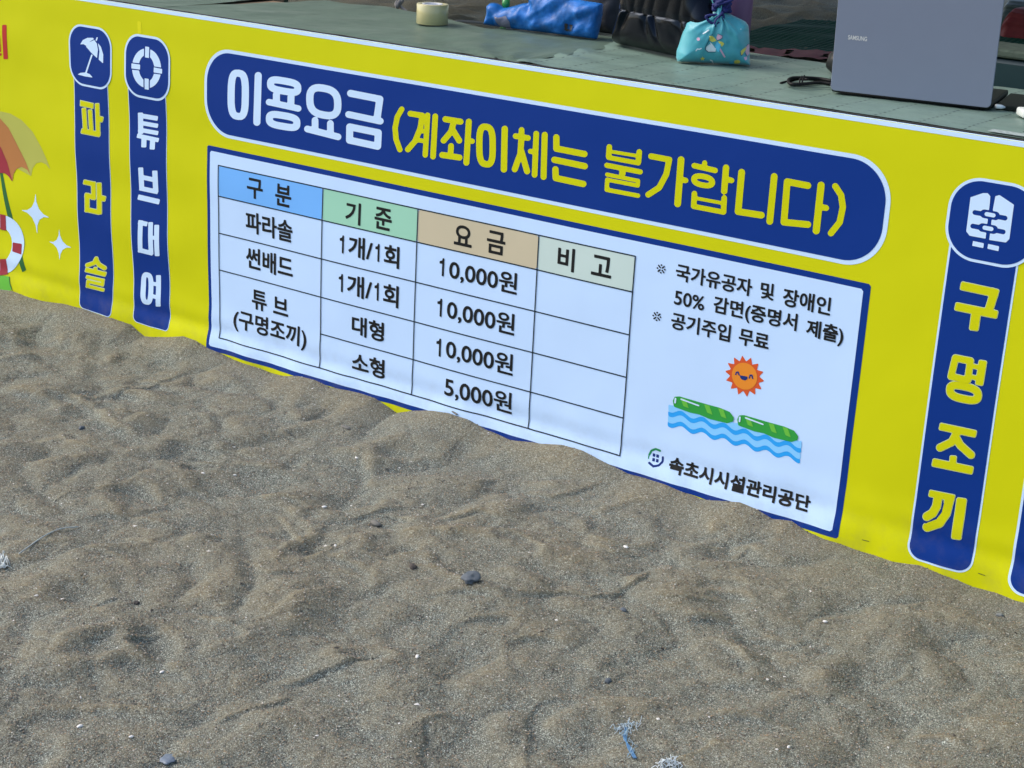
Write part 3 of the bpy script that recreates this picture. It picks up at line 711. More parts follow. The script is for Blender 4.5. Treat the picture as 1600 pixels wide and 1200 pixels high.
for q in rects: art('life_ring_icon', Z1, [('p', q)], .0012, 5, P['white'], s2)
art('life_vest_icon', Z6, [('p', [(1268, 192), (1345, 166), (1375, 166), (1392, 185), (1383, 320), (1370, 452), (1262, 432), (1241, 405)]),
 ('p', [(1424, 185), (1450, 178), (1540, 238), (1512, 452), (1490, 474), (1383, 458), (1398, 320)])], .0016, 5, P['white'], s3,
 cut=[('s', [(1295, 287), (1485, 322)], 15), ('s', [(1282, 372), (1473, 408)], 15), ('s', [(1355, 295), (1425, 308)], 27), ('s', [(1343, 381), (1413, 394)], 27), ('s', [(1408, 170), (1372, 470)], 12)])
art('life_vest_icon', Z6, [('s', [(1369, 297), (1412, 305)], 13), None, ('s', [(1356, 382), (1399, 390)], 13), None,
 ('p', [(1284, 465), (1352, 479), (1348, 509), (1279, 495)]), None, ('p', [(1379, 483), (1448, 498), (1443, 528), (1374, 513)])], .0016, 5, P['white'], s3)
# picture at the left end
ZP = View(0, 160, 3.75)
pl = art('parasol_picture', ZP, [('p', [(-60, 52), (0, 52), (60, 66), (125, 104), (190, 172), (240, 262), (270, 330), (297, 398), (268, 362), (240, 350), (210, 357), (190, 385), (182, 432), (-60, 300)])], .003, 1, P['olive'], banner, label='olive outer slice of the printed parasol')
art('parasol_slice', ZP, [('p', [(-60, 80), (0, 92), (50, 150), (110, 270), (150, 350), (182, 432), (160, 395), (125, 378), (95, 390), (78, 420), (74, 466), (-60, 300)])], .003, 2, P['orange'], pl)
art('parasol_slice', ZP, [('p', [(-60, 220), (0, 258), (40, 350), (74, 466), (55, 435), (25, 415), (-60, 412)])], .003, 3, P['crimson'], pl)
art('parasol_pole', ZP, [('p', [(-4, 414), (14, 416), (78, 690), (158, 982), (134, 994), (50, 700)])], .002, 1, P['dgreen'], banner)
rg = art('life_ring_picture', ZP, [('c', oval(4, 834, 104, 138, .0, 1, 44), 36)], .002, 2.5, P['white'], banner)
for q in ([(0, 654), (34, 660), (36, 752), (0, 745)], [(76, 820), (130, 828), (130, 890), (76, 872)], [(4, 918), (40, 915), (52, 1005), (8, 1012)]):
    art('ring_band', ZP, [('p', q)], .002, 3.5, P['crimson'], rg)
def star(cx_, cy_, pts):
    o = []
    for i, (x, y) in enumerate(pts):
        x2, y2 = pts[(i+1) % 4]; o.append((x, y))
        for t in (.25, .5, .75):
            mx = (1-t)**2*x+2*t*(1-t)*cx_+t*t*x2; my = (1-t)**2*y+2*t*(1-t)*cy_+t*t*y2; o.append((mx, my))
    return o
for k, (cx_, cy_, pts) in enumerate(((212, 648, [(212, 528), (297, 675), (220, 775), (125, 630)]), (350, 834, [(348, 738), (422, 852), (352, 930), (287, 815)]))):
    art('sparkle', ZP, [('p', star(cx_, cy_, pts))], .0015, 1, P['white'], banner, label=['larger upper white sparkle', 'smaller lower white sparkle'][k])
art('leaf_picture', ZP, [('p', [(-40, 985), (20, 1012), (60, 1018), (72, 1060), (80, 1110), (40, 1120), (-40, 1085)])], .003, 1, P['lgreen'], banner)
art('leaf_vein', ZP, [('s', [(62, 1020), (70, 1060), (86, 1100)], 2)], .0012, 2, P['dgreen'], banner)
art('red_lettering', Z1, [('f', [(29, 155), (34, 370)], 14), ('s', [(-20, 350), (2, 340)], 8), ('s', [(-30, 240), (-2, 225), (2, 320)], 5)], .002, 1, P['red'], banner)
brt = cloth_print('print_bright_tape', (.66, .64, .01))
art('tape_patch', Z1, [('p', [(858, 132), (882, 135), (884, 212), (860, 208)])], .003, 1, brt, banner)
each_line('staple', [(bp(1350, 841)[0], bp(1350, 841)[1], bp(1361, 844)[0], bp(1361, 844)[1]), (bp(1530, 894)[0], bp(1530, 894)[1], bp(1541, 898)[0], bp(1541, 898)[1])], .0012, 1.5, P['line'], banner)
# ------------------------------------------------------------------ counter tables
def vinyl(name, col, dashes=False):
    t = NT(name); n = t.noise(5, 5, .6)
    c = t.mix(n.outputs[0], tuple(x*.82 for x in col), tuple(x*1.18 for x in col))
    st = t.noise(30, 4, .6, t.coord((1, .12, 1) if not dashes else (.35, 1, 1)))
    c = t.mix(.35, c, t.ramp(st.outputs[0], [(.35, (.75, .75, .75)), (.65, (1.2, 1.2, 1.2))]), 'MULTIPLY')
    if dashes:
        sp = t.n('ShaderNodeSeparateXYZ'); t.l(t.coord(), sp.inputs[0])
        def rows(a, b, pitch, wd, dp, off):
            f = t.math('FRACT', t.math('DIVIDE', t.math('ADD', a, off), pitch)); m1 = t.math('LESS_THAN', f, wd/pitch)
            g = t.math('FRACT', t.math('DIVIDE', b, dp)); m2 = t.math('LESS_THAN', g, .45)
            return t.math('MULTIPLY', m1, m2)
        X_, Y_ = sp.outputs[0], sp.outputs[1]
        m = t.math('MAXIMUM', rows(X_, Y_, .0885, .0042, .021, .054), t.math('MULTIPLY', rows(Y_, X_, .0885, .0050, .021, .03), .3))
        k = t.math('MULTIPLY', m, t.math('GREATER_THAN', t.noise(9, 2).outputs[0], .30))
        c = t.mix(t.math('MULTIPLY', k, .95), c, (.02, .03, .028))
    t.l(c, t.b.inputs['Base Color']); t.b.inputs['Roughness'].default_value = .42; t.b.inputs['Specular IOR Level'].default_value = .5
    rr_ = t.ramp(t.noise(12, 4).outputs[0], [(.3, (.34,)*3), (.7, (.55,)*3)]); t.l(rr_, t.b.inputs['Roughness'])
    b = t.bump(st.outputs[0], .35, .003); t.bump(t.noise(55, 4, .6).outputs[0], .22, .002, b); return t.m
M_COV = vinyl('table_cover_green', (.095, .145, .110)); M_COV2 = vinyl('table_cover_stitched', (.15, .225, .185), True)
M_STEEL = simple('grey_steel', (.30, .31, .32), .35, metal=.9); M_WOOD = simple('plywood', (.22, .15, .09), .7, bump=.3)
def counter(lab, xa, xb, front_x, edge_pts, mat, zlift, seed):
    """table from xa to xb; edge_pts = back edge (x, y); front_x(y) = left border of the cover"""
    ex = [p[0] for p in edge_pts]; ey = [p[1] for p in edge_pts]
    t = empty('counter_table', ((xa+xb)/2, .3, 0)); tag(t, lab, 'table', 'tables pushed together behind the banner')
    NXc = int((xb-xa)/.011); NYc = 52; V_ = []; F_ = []
    for j in range(NYc+3):
        for i in range(NXc+1):
            v = min(j, NYc)/NYc
            x = xb-(xb-xa)*(1-i/NXc) ; yb = float(np.interp(x, ex, ey)); y = .014+(yb-.014)*v
            x = xb-(xb-front_x(y))*(1-i/NXc)
            z = CT+zlift+.0022*float(fbm(np.array(x*7+seed), np.array(y*9), 3))*(1 if v > .05 else .3)
            if seed == 2:      # pull wrinkles near the right-hand corner
                a = math.atan2(y+.03, x-xb); d = math.hypot(x-xb, y); z += .004*math.sin(a*16)*math.exp(-d/.28)*smooth(.0, .06, np.array(d))
            if seed == 3 and x < xa+.3: z += .0030*math.sin(y*48+x*30+3*float(gnoise(np.array(x*6.), np.array(y*8.))))*math.exp(-(x-front_x(y))/.12)
            if j == NYc+1: y = yb+.006; z -= .008
            if j == NYc+2: y = yb+.008; z -= .035
            V_.append((x, y, z))
    n1 = NXc+1
    F_ = [(j*n1+i, j*n1+i+1, (j+1)*n1+i+1, (j+1)*n1+i) for j in range(NYc+2) for i in range(NXc)]
    mesh_obj('table_cover', V_, F_, mat, t, True)
    bm = bmesh.new(); box(bm, xa+.004, xb-.004, .018, min(ey)-.004, CT-.034, CT-.006, .003)
    if max(ey)-min(ey) > .06: box(bm, -2.46, xb-.004, min(ey)-.003, max(ey)-.02, CT-.034, CT-.007, .003)
    bm_obj('tabletop', bm, M_WOOD, t)
    for lx in (xa+.06, xb-.06):
        for ly in (.06, min(ey)-.06):
            bm = bmesh.new(); tube(bm, [(lx, ly, -.05), (lx, ly, CT-.034)], .014, 10); bm_obj('leg', bm, M_STEEL, t, True)
    return t
def wob(x, s, a=.004): return a*float(gnoise(np.array(x*14.), np.array(float(s))))
counter('green covered counter table at the far left, beyond the dark gap', -4.5, -3.2, lambda y: -4.5, [(-4.5, .47), (-3.2, .47), (-3.0, .47)], M_COV, 0, 1)
counter('green covered counter table under the tape roll and the blue bag', -3.228, -2.114, lambda y: -3.226+y*.27+wob(y, 3, .007), [(-3.3, .50), (-3.12, .50), (-3.04, .545), (-2.78, .49), (-2.56, .425), (-2.52, .42), (-2.49, .52), (-2.47, .625), (-2.1, .64)], M_COV, 0, 2)
counter('pale grey green counter table with dashed stitch lines under the laptop', -2.112, .6, lambda y: -2.116-.10*max(0, y-.15)+wob(y, 9, .006)+.004*float(gnoise(np.array(y*45.), np.array(2.))), [(-2.3, .60), (.8, .585)], M_COV2, .0025, 3)
# dark strip standing in for the shaded gap between banner and counter
M_GAP = simple('gap_shade', (.02, .021, .02), .8, var=.5, nscale=60, bump=.4)
bm = bmesh.new(); pts_ = [(x, .0135+.0012*math.sin(x*9)+wob(x, 5, .0012), CT-.0005+wob(x, 7, .0010)) for x in np.arange(-4.4, .55, .02)]
tube(bm, pts_, .0016, 6); gr = bm_obj('gap_strip', bm, M_GAP, None, True); tag(gr, 'thin dark strip standing in for the shaded gap along the counter edge above the banner', 'shading')
# taped paper label with a green dot
p0, p1 = on_z(1543, 209, CT), on_z(1612, 221, CT)
bm = bmesh.new(); box(bm, float(p0[0]), float(p1[0]), .0175, .046, CT+.0052, CT+.0060, .0003)
tp = bm_obj('label_tape', bm, simple('worn_paper_tape', (.30, .36, .34), .5, var=.75, nscale=120), None); tag(tp, 'worn white tape strip with a green dot at the right end of the counter edge', 'tape')
dc = on_z(1592, 217, CT+.006); bm = bmesh.new(); bmesh.ops.create_circle(bm, cap_ends=True, radius=.0075, segments=20, matrix=Matrix.Translation((float(dc[0]), .031, CT+.0064)))
bm_obj('green_dot', bm, simple('green_ink', (.02, .10, .015), .5), tp)

# ------------------------------------------------------------------ soft bags
def contour(xs, zs, f):
    ins = f < 0; vid = {}; xy = []; faces = []
    def node(j, i):
        if (j, i) not in vid: vid[(j, i)] = len(xy); xy.append((xs[i], zs[j], 0))
        return vid[(j, i)]
    def cross(c, d):
        k = (c, d) if c < d else (d, c)
        if k not in vid:
            a, b = f[k[0]], f[k[1]]; t = min(.98, max(.02, a/(a-b))); (j0, i0), (j1, i1) = k
            vid[k] = len(xy); xy.append((xs[i0]+(xs[i1]-xs[i0])*t, zs[j0]+(zs[j1]-zs[j0])*t, 1))
        return vid[k]
    cnt = ins[:-1, :-1].astype(int)+ins[1:, :-1]+ins[:-1, 1:]+ins[1:, 1:]
    for j, i in zip(*np.nonzero(cnt)):
        cs = ((j, i), (j, i+1), (j+1, i+1), (j+1, i)); poly = []
        for a in range(4):
            c, d = cs[a], cs[(a+1) % 4]
            if ins[c]: poly.append(node(*c))
            if ins[c] != ins[d]: poly.append(cross(c, d))
        if len(poly) >= 3: faces.append(poly)
    return np.array(xy), faces
class Plane:
    def __init__(s, A, B):
        s.A = np.array([A[0], A[1]]); d = np.array([B[0]-A[0], B[1]-A[1]]); s.u = d/np.linalg.norm(d); s.n = np.array([s.u[1], -s.u[0]])   # n towards the camera
    def sz(s, px, py):
        d = ray(px, py); k = ((s.A-CAM[:2]) @ s.n)/(d[:2] @ s.n); p = CAM+k*d; return float((p[:2]-s.A) @ s.u), float(p[2])
    def w(s, q, z, out): return np.stack([s.A[0]+s.u[0]*q+s.n[0]*out, s.A[1]+s.u[1]*q+s.n[1]*out, z], -1)
def soft_bag(name, plane, px, thick, wr, mat, zbase, cell=.003, soft=.035, back=.6, parent=None, jig=.0):
    P2 = [plane.sz(*p) for p in px]; P2 = [(a, max(b, zbase)) for a, b in P2]
    s0, s1 = min(p[0] for p in P2), max(p[0] for p in P2); z0, z1 = min(p[1] for p in P2), max(p[1] for p in P2)
    xs = np.arange(s0-cell, s1+2*cell, cell); zs = np.arange(z0-cell, z1+2*cell, cell); X, Z = np.meshgrid(xs, zs)
    f = sd_poly(X, Z, P2)
    xy, fs = contour(xs, zs, f); bd = xy[:, 2] > .5
    D = -sd_poly(xy[:, 0], xy[:, 1], P2); D[bd] = 0; D = np.maximum(D, 0)
    prof = lambda D: np.sqrt(1-(1-np.clip(D/soft, 0, 1))**2)
    T = thick*prof(D); Wf = wr(xy[:, 0], xy[:, 1], D)*np.clip(D/.008, 0, 1)
    fr = plane.w(xy[:, 0], xy[:, 1], T+Wf); bk = plane.w(xy[:, 0], xy[:, 1], -T*back)
    n = len(xy); V_ = np.concatenate([fr, bk]); idx = np.arange(n)+n; idx[bd] = np.arange(n)[bd]
    F_ = fs+[[int(idx[k]) for k in q[::-1]] for q in fs]
    o = mesh_obj(name, V_, F_, mat, parent, True)
    def surf(s, z):
        s = np.asarray(s); z = np.asarray(z); D = np.maximum(-sd_poly(s, z, P2), 0); return thick*prof(D)+wr(s, z, D)*np.clip(D/.008, 0, 1)
    return o, surf
def bag_art(name, plane, surf, view, prims, mat, parent, lay=1, cell=.0012):
    pts = []
    pr = []
    for p in prims:
        q = [plane.sz(*view.p(*a)) for a in p[1]]; r = p[2]/view.k*.00145 if len(p) > 2 else 0; pr.append((p[0], q, r)); pts += [(a, b, r) for a, b in q]
    s0 = min(a-r for a, b, r in pts)-.002; s1 = max(a+r for a, b, r in pts)+.002; z0 = min(b-r for a, b, r in pts)-.002; z1 = max(b+r for a, b, r in pts)+.002
    xs = np.arange(s0, s1, cell); zs = np.arange(z0, z1, cell); X, Z = np.meshgrid(xs, zs); d = np.full(X.shape, 1e9)
    for t, q, r in pr:
        d = np.minimum(d, sd_poly(X, Z, q) if t == 'p' else sd_path(X, Z, q, r, t == 'f', t == 'c'))
    xy, fs = contour(xs, zs, d)
    if not len(xy): return
    return mesh_obj(name, plane.w(xy[:, 0], xy[:, 1], surf(xy[:, 0], xy[:, 1])+.0007*lay), fs, mat, parent, True)

# blue plastic bag
def film(name, col, rough=.42, trans=.25):
    t = NT(name); n = t.noise(16, 5, .65)
    c = t.ramp(n.outputs[0], [(.3, tuple(x*.45 for x in col)), (.5, col), (.66, tuple(min(1, x*1.5+.02) for x in col))])
    t.l(c, t.b.inputs['Base Color']); t.b.inputs['Roughness'].default_value = rough; t.b.inputs['Specular IOR Level'].default_value = .35
    b = t.bump(t.noise(22, 4, .55).outputs[0], .6, .006); t.bump(t.noise(80, 3, .5).outputs[0], .25, .0012, b); return t.m
M_BLUEBAG = film('blue_plastic_film', (.003, .105, .36))
plb = Plane((-2.485, .455), (-2.185, .478))
def ridged(s, z, k, a, seed): return a*(np.abs(gnoise(s*k+seed, z*k*.8))-.3)
def wr_blue(s, z, D):
    g = np.random.default_rng(21); o = 0; ws = s+.012*gnoise(s*11, z*11); wz = z+.012*gnoise(s*11+30, z*11)
    for k in range(11):
        a = g.uniform(0, 3.14); f = g.uniform(10, 50); t = (ws*math.cos(a)+wz*math.sin(a))*f+g.uniform(0, 1); o = o+np.abs(t-np.floor(t)-.5)*(.13/f)
    return (o-.018)*.9
ZU = View(740, 0, 7.27)
bluepx = [ZU.p(*p) for p in [(118, 345), (135, 250), (160, 150), (165, 60), (200, 32), (245, 30), (290, 50), (340, 90), (390, 85), (470, 65), (560, 38), (640, 28), (640, -60), (1060, -90), (1120, -20), (1300, 15), (1462, 40), (1455, 160), (1435, 260), (1410, 380), (1390, 500), (1380, 530), (1100, 480), (700, 420), (380, 380)]]
bg_, sf = soft_bag('plastic_bag', plb, bluepx, .030, wr_blue, M_BLUEBAG, CT+.003, .003, .03, .9)
tag(bg_, 'crumpled blue plastic bag slumped on the back edge of the counter', 'plastic bag')
M_INK = simple('black_ink', (.008, .008, .01), .5)
bag_art('printed_mark', plb, sf, ZU, [('s', [(1095, 325), (1118, 300), (1128, 270), (1112, 266), (1104, 300), (1108, 335), (1132, 330)], 12), ('f', [(1150, 278), (1172, 284), (1160, 345)], 12)], M_INK, bg_, 5, .0008)
M_BLUE2 = film('pale_blue_film', (.10, .32, .62))
bag_art('handle_fold', plb, sf, ZU, [('p', [(300, 175), (350, 190), (430, 170), (470, 240), (445, 330), (390, 345), (330, 280)])], simple('grey_violet_film', (.14, .15, .22), .35), bg_, 1.5)
# green bottle neck poking out of the bag
c_ = plb.w(np.array(plb.sz(788, 8)[0]), np.array(plb.sz(788, 14)[1]), np.array(-.008))
bm = bmesh.new(); rg_ = lathe(bm, [(.0125, -.12), (.0125, -.03), (.008, -.012), (.008, .006), (.0095, .007), (.0095, .022), (.0001, .0225)], (float(c_[0]), float(c_[1]), float(c_[2])), 20)
bt = bm_obj('bottle', bm, simple('green_bottle', (.02, .22, .05), .25), None, True); tag(bt, 'small green bottle neck poking up behind the blue plastic bag', 'bottle')
# dark navy box-like tote behind it
M_NAVY = simple('navy_nylon', (.006, .010, .018), .6, bump=.5, bscale=25, bdist=.004)
pln = Plane((-2.50, .59), (-2.17, .58))
r1 = pln.sz(972, 0); 
ntp = [pln.sz(967, 62)[0]]
npx = [(885, -40), (975, -40), (972.5, 0), (971, 30), (968, 58), (962, 66), (940, 69), (900, 66), (870, 60)]
nb, _ = soft_bag('tote_bag', pln, npx, .030, lambda s, z, D: ridged(s, z, 22, .006, 5), M_NAVY, CT+.004, .004, .03, .7)
tag(nb, 'dark navy tote bag standing behind the blue plastic bag', 'bag')
# black leather pouch bag with gathered top
M_LEA = NT('black_leather'); M_LEA.b.inputs['Base Color'].default_value = (.0012, .0013, .0018, 1); M_LEA.b.inputs['Roughness'].default_value = .24; M_LEA.b.inputs['Specular IOR Level'].default_value = .22; M_LEA.b.inputs['Specular Tint'].default_value = (.5, .7, 1, 1)
M_LEA.bump(M_LEA.noise(260, 3, .5).outputs[0], .15, .0008)
pll = Plane((-2.073, .425), (-1.868, .36))
ZG = View(920, 0, 10)
lpx = [ZG.p(*p) for p in [(700, -420), (655, -60), (640, 0), (600, 150), (560, 330), (525, 450), (512, 560), (508, 640), (540, 760), (620, 825), (800, 862), (1050, 912), (1380, 972), (1900, 1060), (2080, 900), (2150, 500), (2080, 200), (1980, -60), (1960, -420)]]
zg = pll.sz(1020, 19)[1]; sc_ = pll.sz(1035, 19)[0]
def wr_lea(s, z, D):
    dn = np.maximum(zg-z, 0); up = np.maximum(z-zg, 0)
    fan = (s-sc_)/(1+dn*7); ph = fan*62+2.5*gnoise(fan*14, z*6)
    pl = .011*(np.abs(np.sin(ph))-.5)*np.exp(-(dn/.042)**2)*(1+1.1*gnoise(fan*20, z*0+3))*(z <= zg)
    pu = .0035*(np.abs(np.sin((s-sc_)*80+2*gnoise(s*12, z*8)))-.5)*np.exp(-up/.06)*(z > zg)
    neck = -.002*np.exp(-((z-zg)/.008)**2)
    return pl+pu+neck+ridged(s, z, 14, .002, 6)*smooth(0, .05, dn)
lb, _ = soft_bag('leather_bag', pll, lpx, .055, wr_lea, M_LEA.m, CT+.005, .0022, .045, .6)
tag(lb, 'glossy black leather bag with gathered pleats behind the turquoise pouch', 'handbag')
# turquoise drawstring pouch
M_TEAL = NT('turquoise_nylon'); n_ = M_TEAL.noise(9, 4, .6)
M_TEAL.l(M_TEAL.mix(n_.outputs[0], (.035, .27, .32), (.06, .38, .44)), M_TEAL.b.inputs['Base Color']); M_TEAL.b.inputs['Roughness'].default_value = .42
M_TEAL.b.inputs['Sheen Weight'].default_value = .2
b_ = M_TEAL.bump(M_TEAL.noise(26, 5, .55).outputs[0], .35, .004); M_TEAL.bump(M_TEAL.noise(700, 2).outputs[0], .1, .0004, b_)
plt_ = Plane((-1.872, .31), (-1.735, .405))
ZD = View(1040, 0, 10)
tpx = [ZD.p(*p) for p in [(165, 900), (170, 800), (205, 700), (250, 560), (290, 440), (330, 350), (420, 285), (540, 205), (640, 165), (700, 120), (720, 60), (700, -60), (760, -130), (900, -130), (960, -60), (935, 60), (940, 160), (985, 205), (1080, 255), (1180, 300), (1255, 345), (1295, 400), (1308, 560), (1312, 800), (1318, 1000), (1312, 1112), (1200, 1125), (900, 1130), (600, 1118), (450, 1105), (320, 1090), (230, 1050), (180, 980)]]
cN = plt_.sz(*ZD.p(830, 180))
def wr_teal(s, z, D):
    dx = s-cN[0]; dz = cN[1]-z; a = np.arctan2(dx, np.maximum(dz, .002)); r_ = np.hypot(dx, dz)
    fan = .0060*np.sin(a*11+2.5*gnoise(r_*30, a*3))*np.exp(-r_/.055)*smooth(0, .015, r_)
    foot = .006*np.abs(gnoise((s+z)*26, (z-s)*14+5))*smooth(.05, .0, z-CT)
    return fan+foot+.0035*gnoise(s*18, z*14+2)
tb, tsf = soft_bag('drawstring_pouch', plt_, tpx, .042, wr_teal, M_TEAL.m, CT+.005, .0018, .04, .7)
tag(tb, 'turquoise drawstring pouch printed with stars and sweets, tied with navy cord', 'pouch')
m_ = {k: simple('pouch_ink_'+k, c, .45) for k, c in dict(white=(.62, .72, .74), yellow=(.62, .58, .10), pink=(.62, .38, .50), sky=(.06, .42, .62), dark=(.01, .05, .10), mint=(.18, .55, .45)).items()}
bag_art('print_motif', plt_, tsf, ZD, [('s', [(560, 488), (600, 462), (645, 430)], 9), ('s', [(450, 755), (470, 725), (500, 730), (530, 715)], 8), ('s', [(680, 910), (712, 925), (718, 950), (738, 980)], 8), ('p', oval(1150, 425, 9, 9, 0, 1, 10))], m_['white'], tb)
bag_art('print_motif', plt_, tsf, ZD, [('p', oval(485, 572, 26, 26, 0, 1, 18))], m_['pink'], tb)
st_ = [];
for k in range(10): a = -math.pi/2+k*math.pi/5; r_ = 44 if k % 2 == 0 else 20; st_.append((558+r_*math.cos(a), 888+r_*math.sin(a)))
bag_art('print_motif', plt_, tsf, ZD, [('p', st_)], m_['yellow'], tb)
# plain toy windmill print
bag_art('windmill_print', plt_, tsf, ZD, [('p', [(650, 520), (700, 520), (740, 560), (770, 600), (700, 620), (655, 590)]), ('p', [(790, 600), (850, 610), (885, 640), (850, 690), (810, 650)])], m_['yellow'], tb, 1)
bag_art('windmill_print', plt_, tsf, ZD, [('p', [(785, 490), (850, 510), (850, 550), (775, 590), (762, 550)]), ('f', [(800, 690), (900, 860)], 12)], m_['pink'], tb, 1)
bag_art('windmill_print', plt_, tsf, ZD, [('p', [(610, 690), (660, 650), (760, 720), (750, 770), (640, 770), (600, 740)]), ('p', [(660, 610), (700, 650), (740, 700), (690, 690)])], m_['white'], tb, 1)
bag_art('windmill_print', plt_, tsf, ZD, [('p', [(740, 670), (775, 615), (830, 650), (830, 700), (800, 780), (765, 745)])], m_['sky'], tb, 1.3)
bag_art('windmill_print', plt_, tsf, ZD, [('s', [(652, 540), (645, 600), (600, 680), (598, 740), (640, 775), (750, 775)], 5), ('s', [(655, 515), (710, 490)], 4), ('s', [(785, 488), (855, 515), (852, 555), (775, 595)], 4)], m_['dark'], tb, 2)
bag_art('sweet_print', plt_, tsf, ZD, [('p', [(1140, 770), (1170, 740), (1240, 700), (1245, 740), (1190, 790), (1175, 825), (1145, 830)]), ('p', oval(1095, 940, 46, 36, 0, .8, 16))], m_['yellow'], tb)
bag_art('sweet_print', plt_, tsf, ZD, [('p', [(1230, 700), (1280, 670), (1300, 690), (1295, 820), (1250, 850), (1225, 800)]), ('p', [(1195, 860), (1250, 855), (1250, 900), (1215, 910)])], m_['pink'], tb)
bag_art('sweet_print', plt_, tsf, ZD, [('s', [(1142, 770), (1150, 832), (1180, 815)], 4), ('s', [(1240, 700), (1262, 672), (1298, 668)], 4), ('s', [(1225, 800), (1250, 850)], 4)], m_['dark'], tb, 2)
bag_art('sweet_print', plt_, tsf, ZD, [('p', oval(1010, 960, 34, 32, 0, .8, 12))], m_['sky'], tb)
# navy cord knot
M_CORD = simple('navy_cord', (.002, .008, .10), .7, bump=.6, bscale=900, bdist=.001)
def pz(px, py, out): s, z = plt_.sz(px, py); return tuple(float(v) for v in plt_.w(np.array(s), np.array(z), np.array(out)))
rc = random.Random(4); bm = bmesh.new()
for k in range(12):
    pts_ = [pz(1040+(840+rc.uniform(-110, 150))/10, rc.uniform(-8, 17), rc.uniform(-.006, .034)) for _ in range(7)]; tube(bm, spline(pts_, 7), .0042, 8)
tube(bm, spline([pz(1125, 20, .030), pz(1104, 21.5, .034), pz(1101.5, 25, .035), pz(1110, 33, .036), pz(1122, 32, .036), pz(1128, 24, .033), pz(1124, 14, .03)], 7), .0030, 8)
tube(bm, spline([pz(1128, 16, .034), pz(1116, 28, .040), pz(1114, 38, .042)], 7), .0030, 8)
tube(bm, spline([pz(1112, 6, .028), pz(1128, 2, .036), pz(1142, -3, .03), pz(1146, -12, .02)], 7), .0032, 8)
cordo = bm_obj('cord', bm, M_CORD, tb, True)
# purple tumbler
tcx = on_z(1150, 88, CT); R_T = .034
bm = bmesh.new(); lathe(bm, [(.001, .003), (R_T-.003, .003), (R_T, .006), (R_T+.002, .19), (R_T+.002, .20), (R_T-.002, .205), (.001, .207)], (float(tcx[0])-.006, float(tcx[1])-.005, CT+.003), 48)
tm = bm_obj('tumbler', bm, simple('mauve_powder_coat', (.16, .085, .17), .45, bump=.1, bscale=900, bdist=.0003), None, True)
bm = bmesh.new(); lathe(bm, [(R_T+.0035, .207), (R_T+.0035, .228), (R_T-.004, .232), (.001, .233)], (float(tcx[0])-.006, float(tcx[1])-.005, CT+.003), 40); bm_obj('lid', bm, simple('mauve_lid', (.13, .07, .14), .4), tm, True)
tag(tm, 'mauve cylindrical tumbler standing behind the turquoise pouch', 'tumbler')

# tape roll
pa, pb = on_z(645, 40, CT), on_z(692, 40, CT); tc_ = (float(pa[0]+pb[0])/2-.003, float(pa[1]+pb[1])/2+.020, CT+.003); TR = float(np.linalg.norm(pb-pa))/2
bm = bmesh.new(); hh = .048
rings = lathe(bm, [(TR-.013, 0), (TR-.001, 0), (TR, .001), (TR, hh-.001), (TR-.001, hh), (TR-.013, hh)], tc_, 56)
for k in range(56): bm.faces.new((rings[-1][k], rings[-1][(k+1) % 56], rings[0][(k+1) % 56], rings[0][k]))
tapem = NT('clear_yellow_tape'); n_ = tapem.noise(12, 3, .5, tapem.coord((1, 1, .2)))
tapem.l(tapem.mix(n_.outputs[0], (.34, .32, .14), (.46, .43, .22)), tapem.b.inputs['Base Color']); tapem.b.inputs['Roughness'].default_value = .3; tapem.b.inputs['Coat Weight'].default_value = .4
tapem.bump(tapem.noise(90, 3, .5, tapem.coord((1, 1, .1))).outputs[0], .1, .001)
tr = bm_obj('tape_roll', bm, tapem.m, None, True); tag(tr, 'roll of pale yellow packing tape lying flat at the back edge of the counter', 'tape roll')
bm = bmesh.new(); rings = lathe(bm, [(TR-.017, .0005), (TR-.0135, .0005), (TR-.0135, hh+.0005), (TR-.017, hh+.0005)], tc_, 48)
for k in range(48): bm.faces.new((rings[-1][k], rings[-1][(k+1) % 48], rings[0][(k+1) % 48], rings[0][k]))
bm_obj('core', bm, simple('card_core', (.45, .47, .5), .7), tr, True)

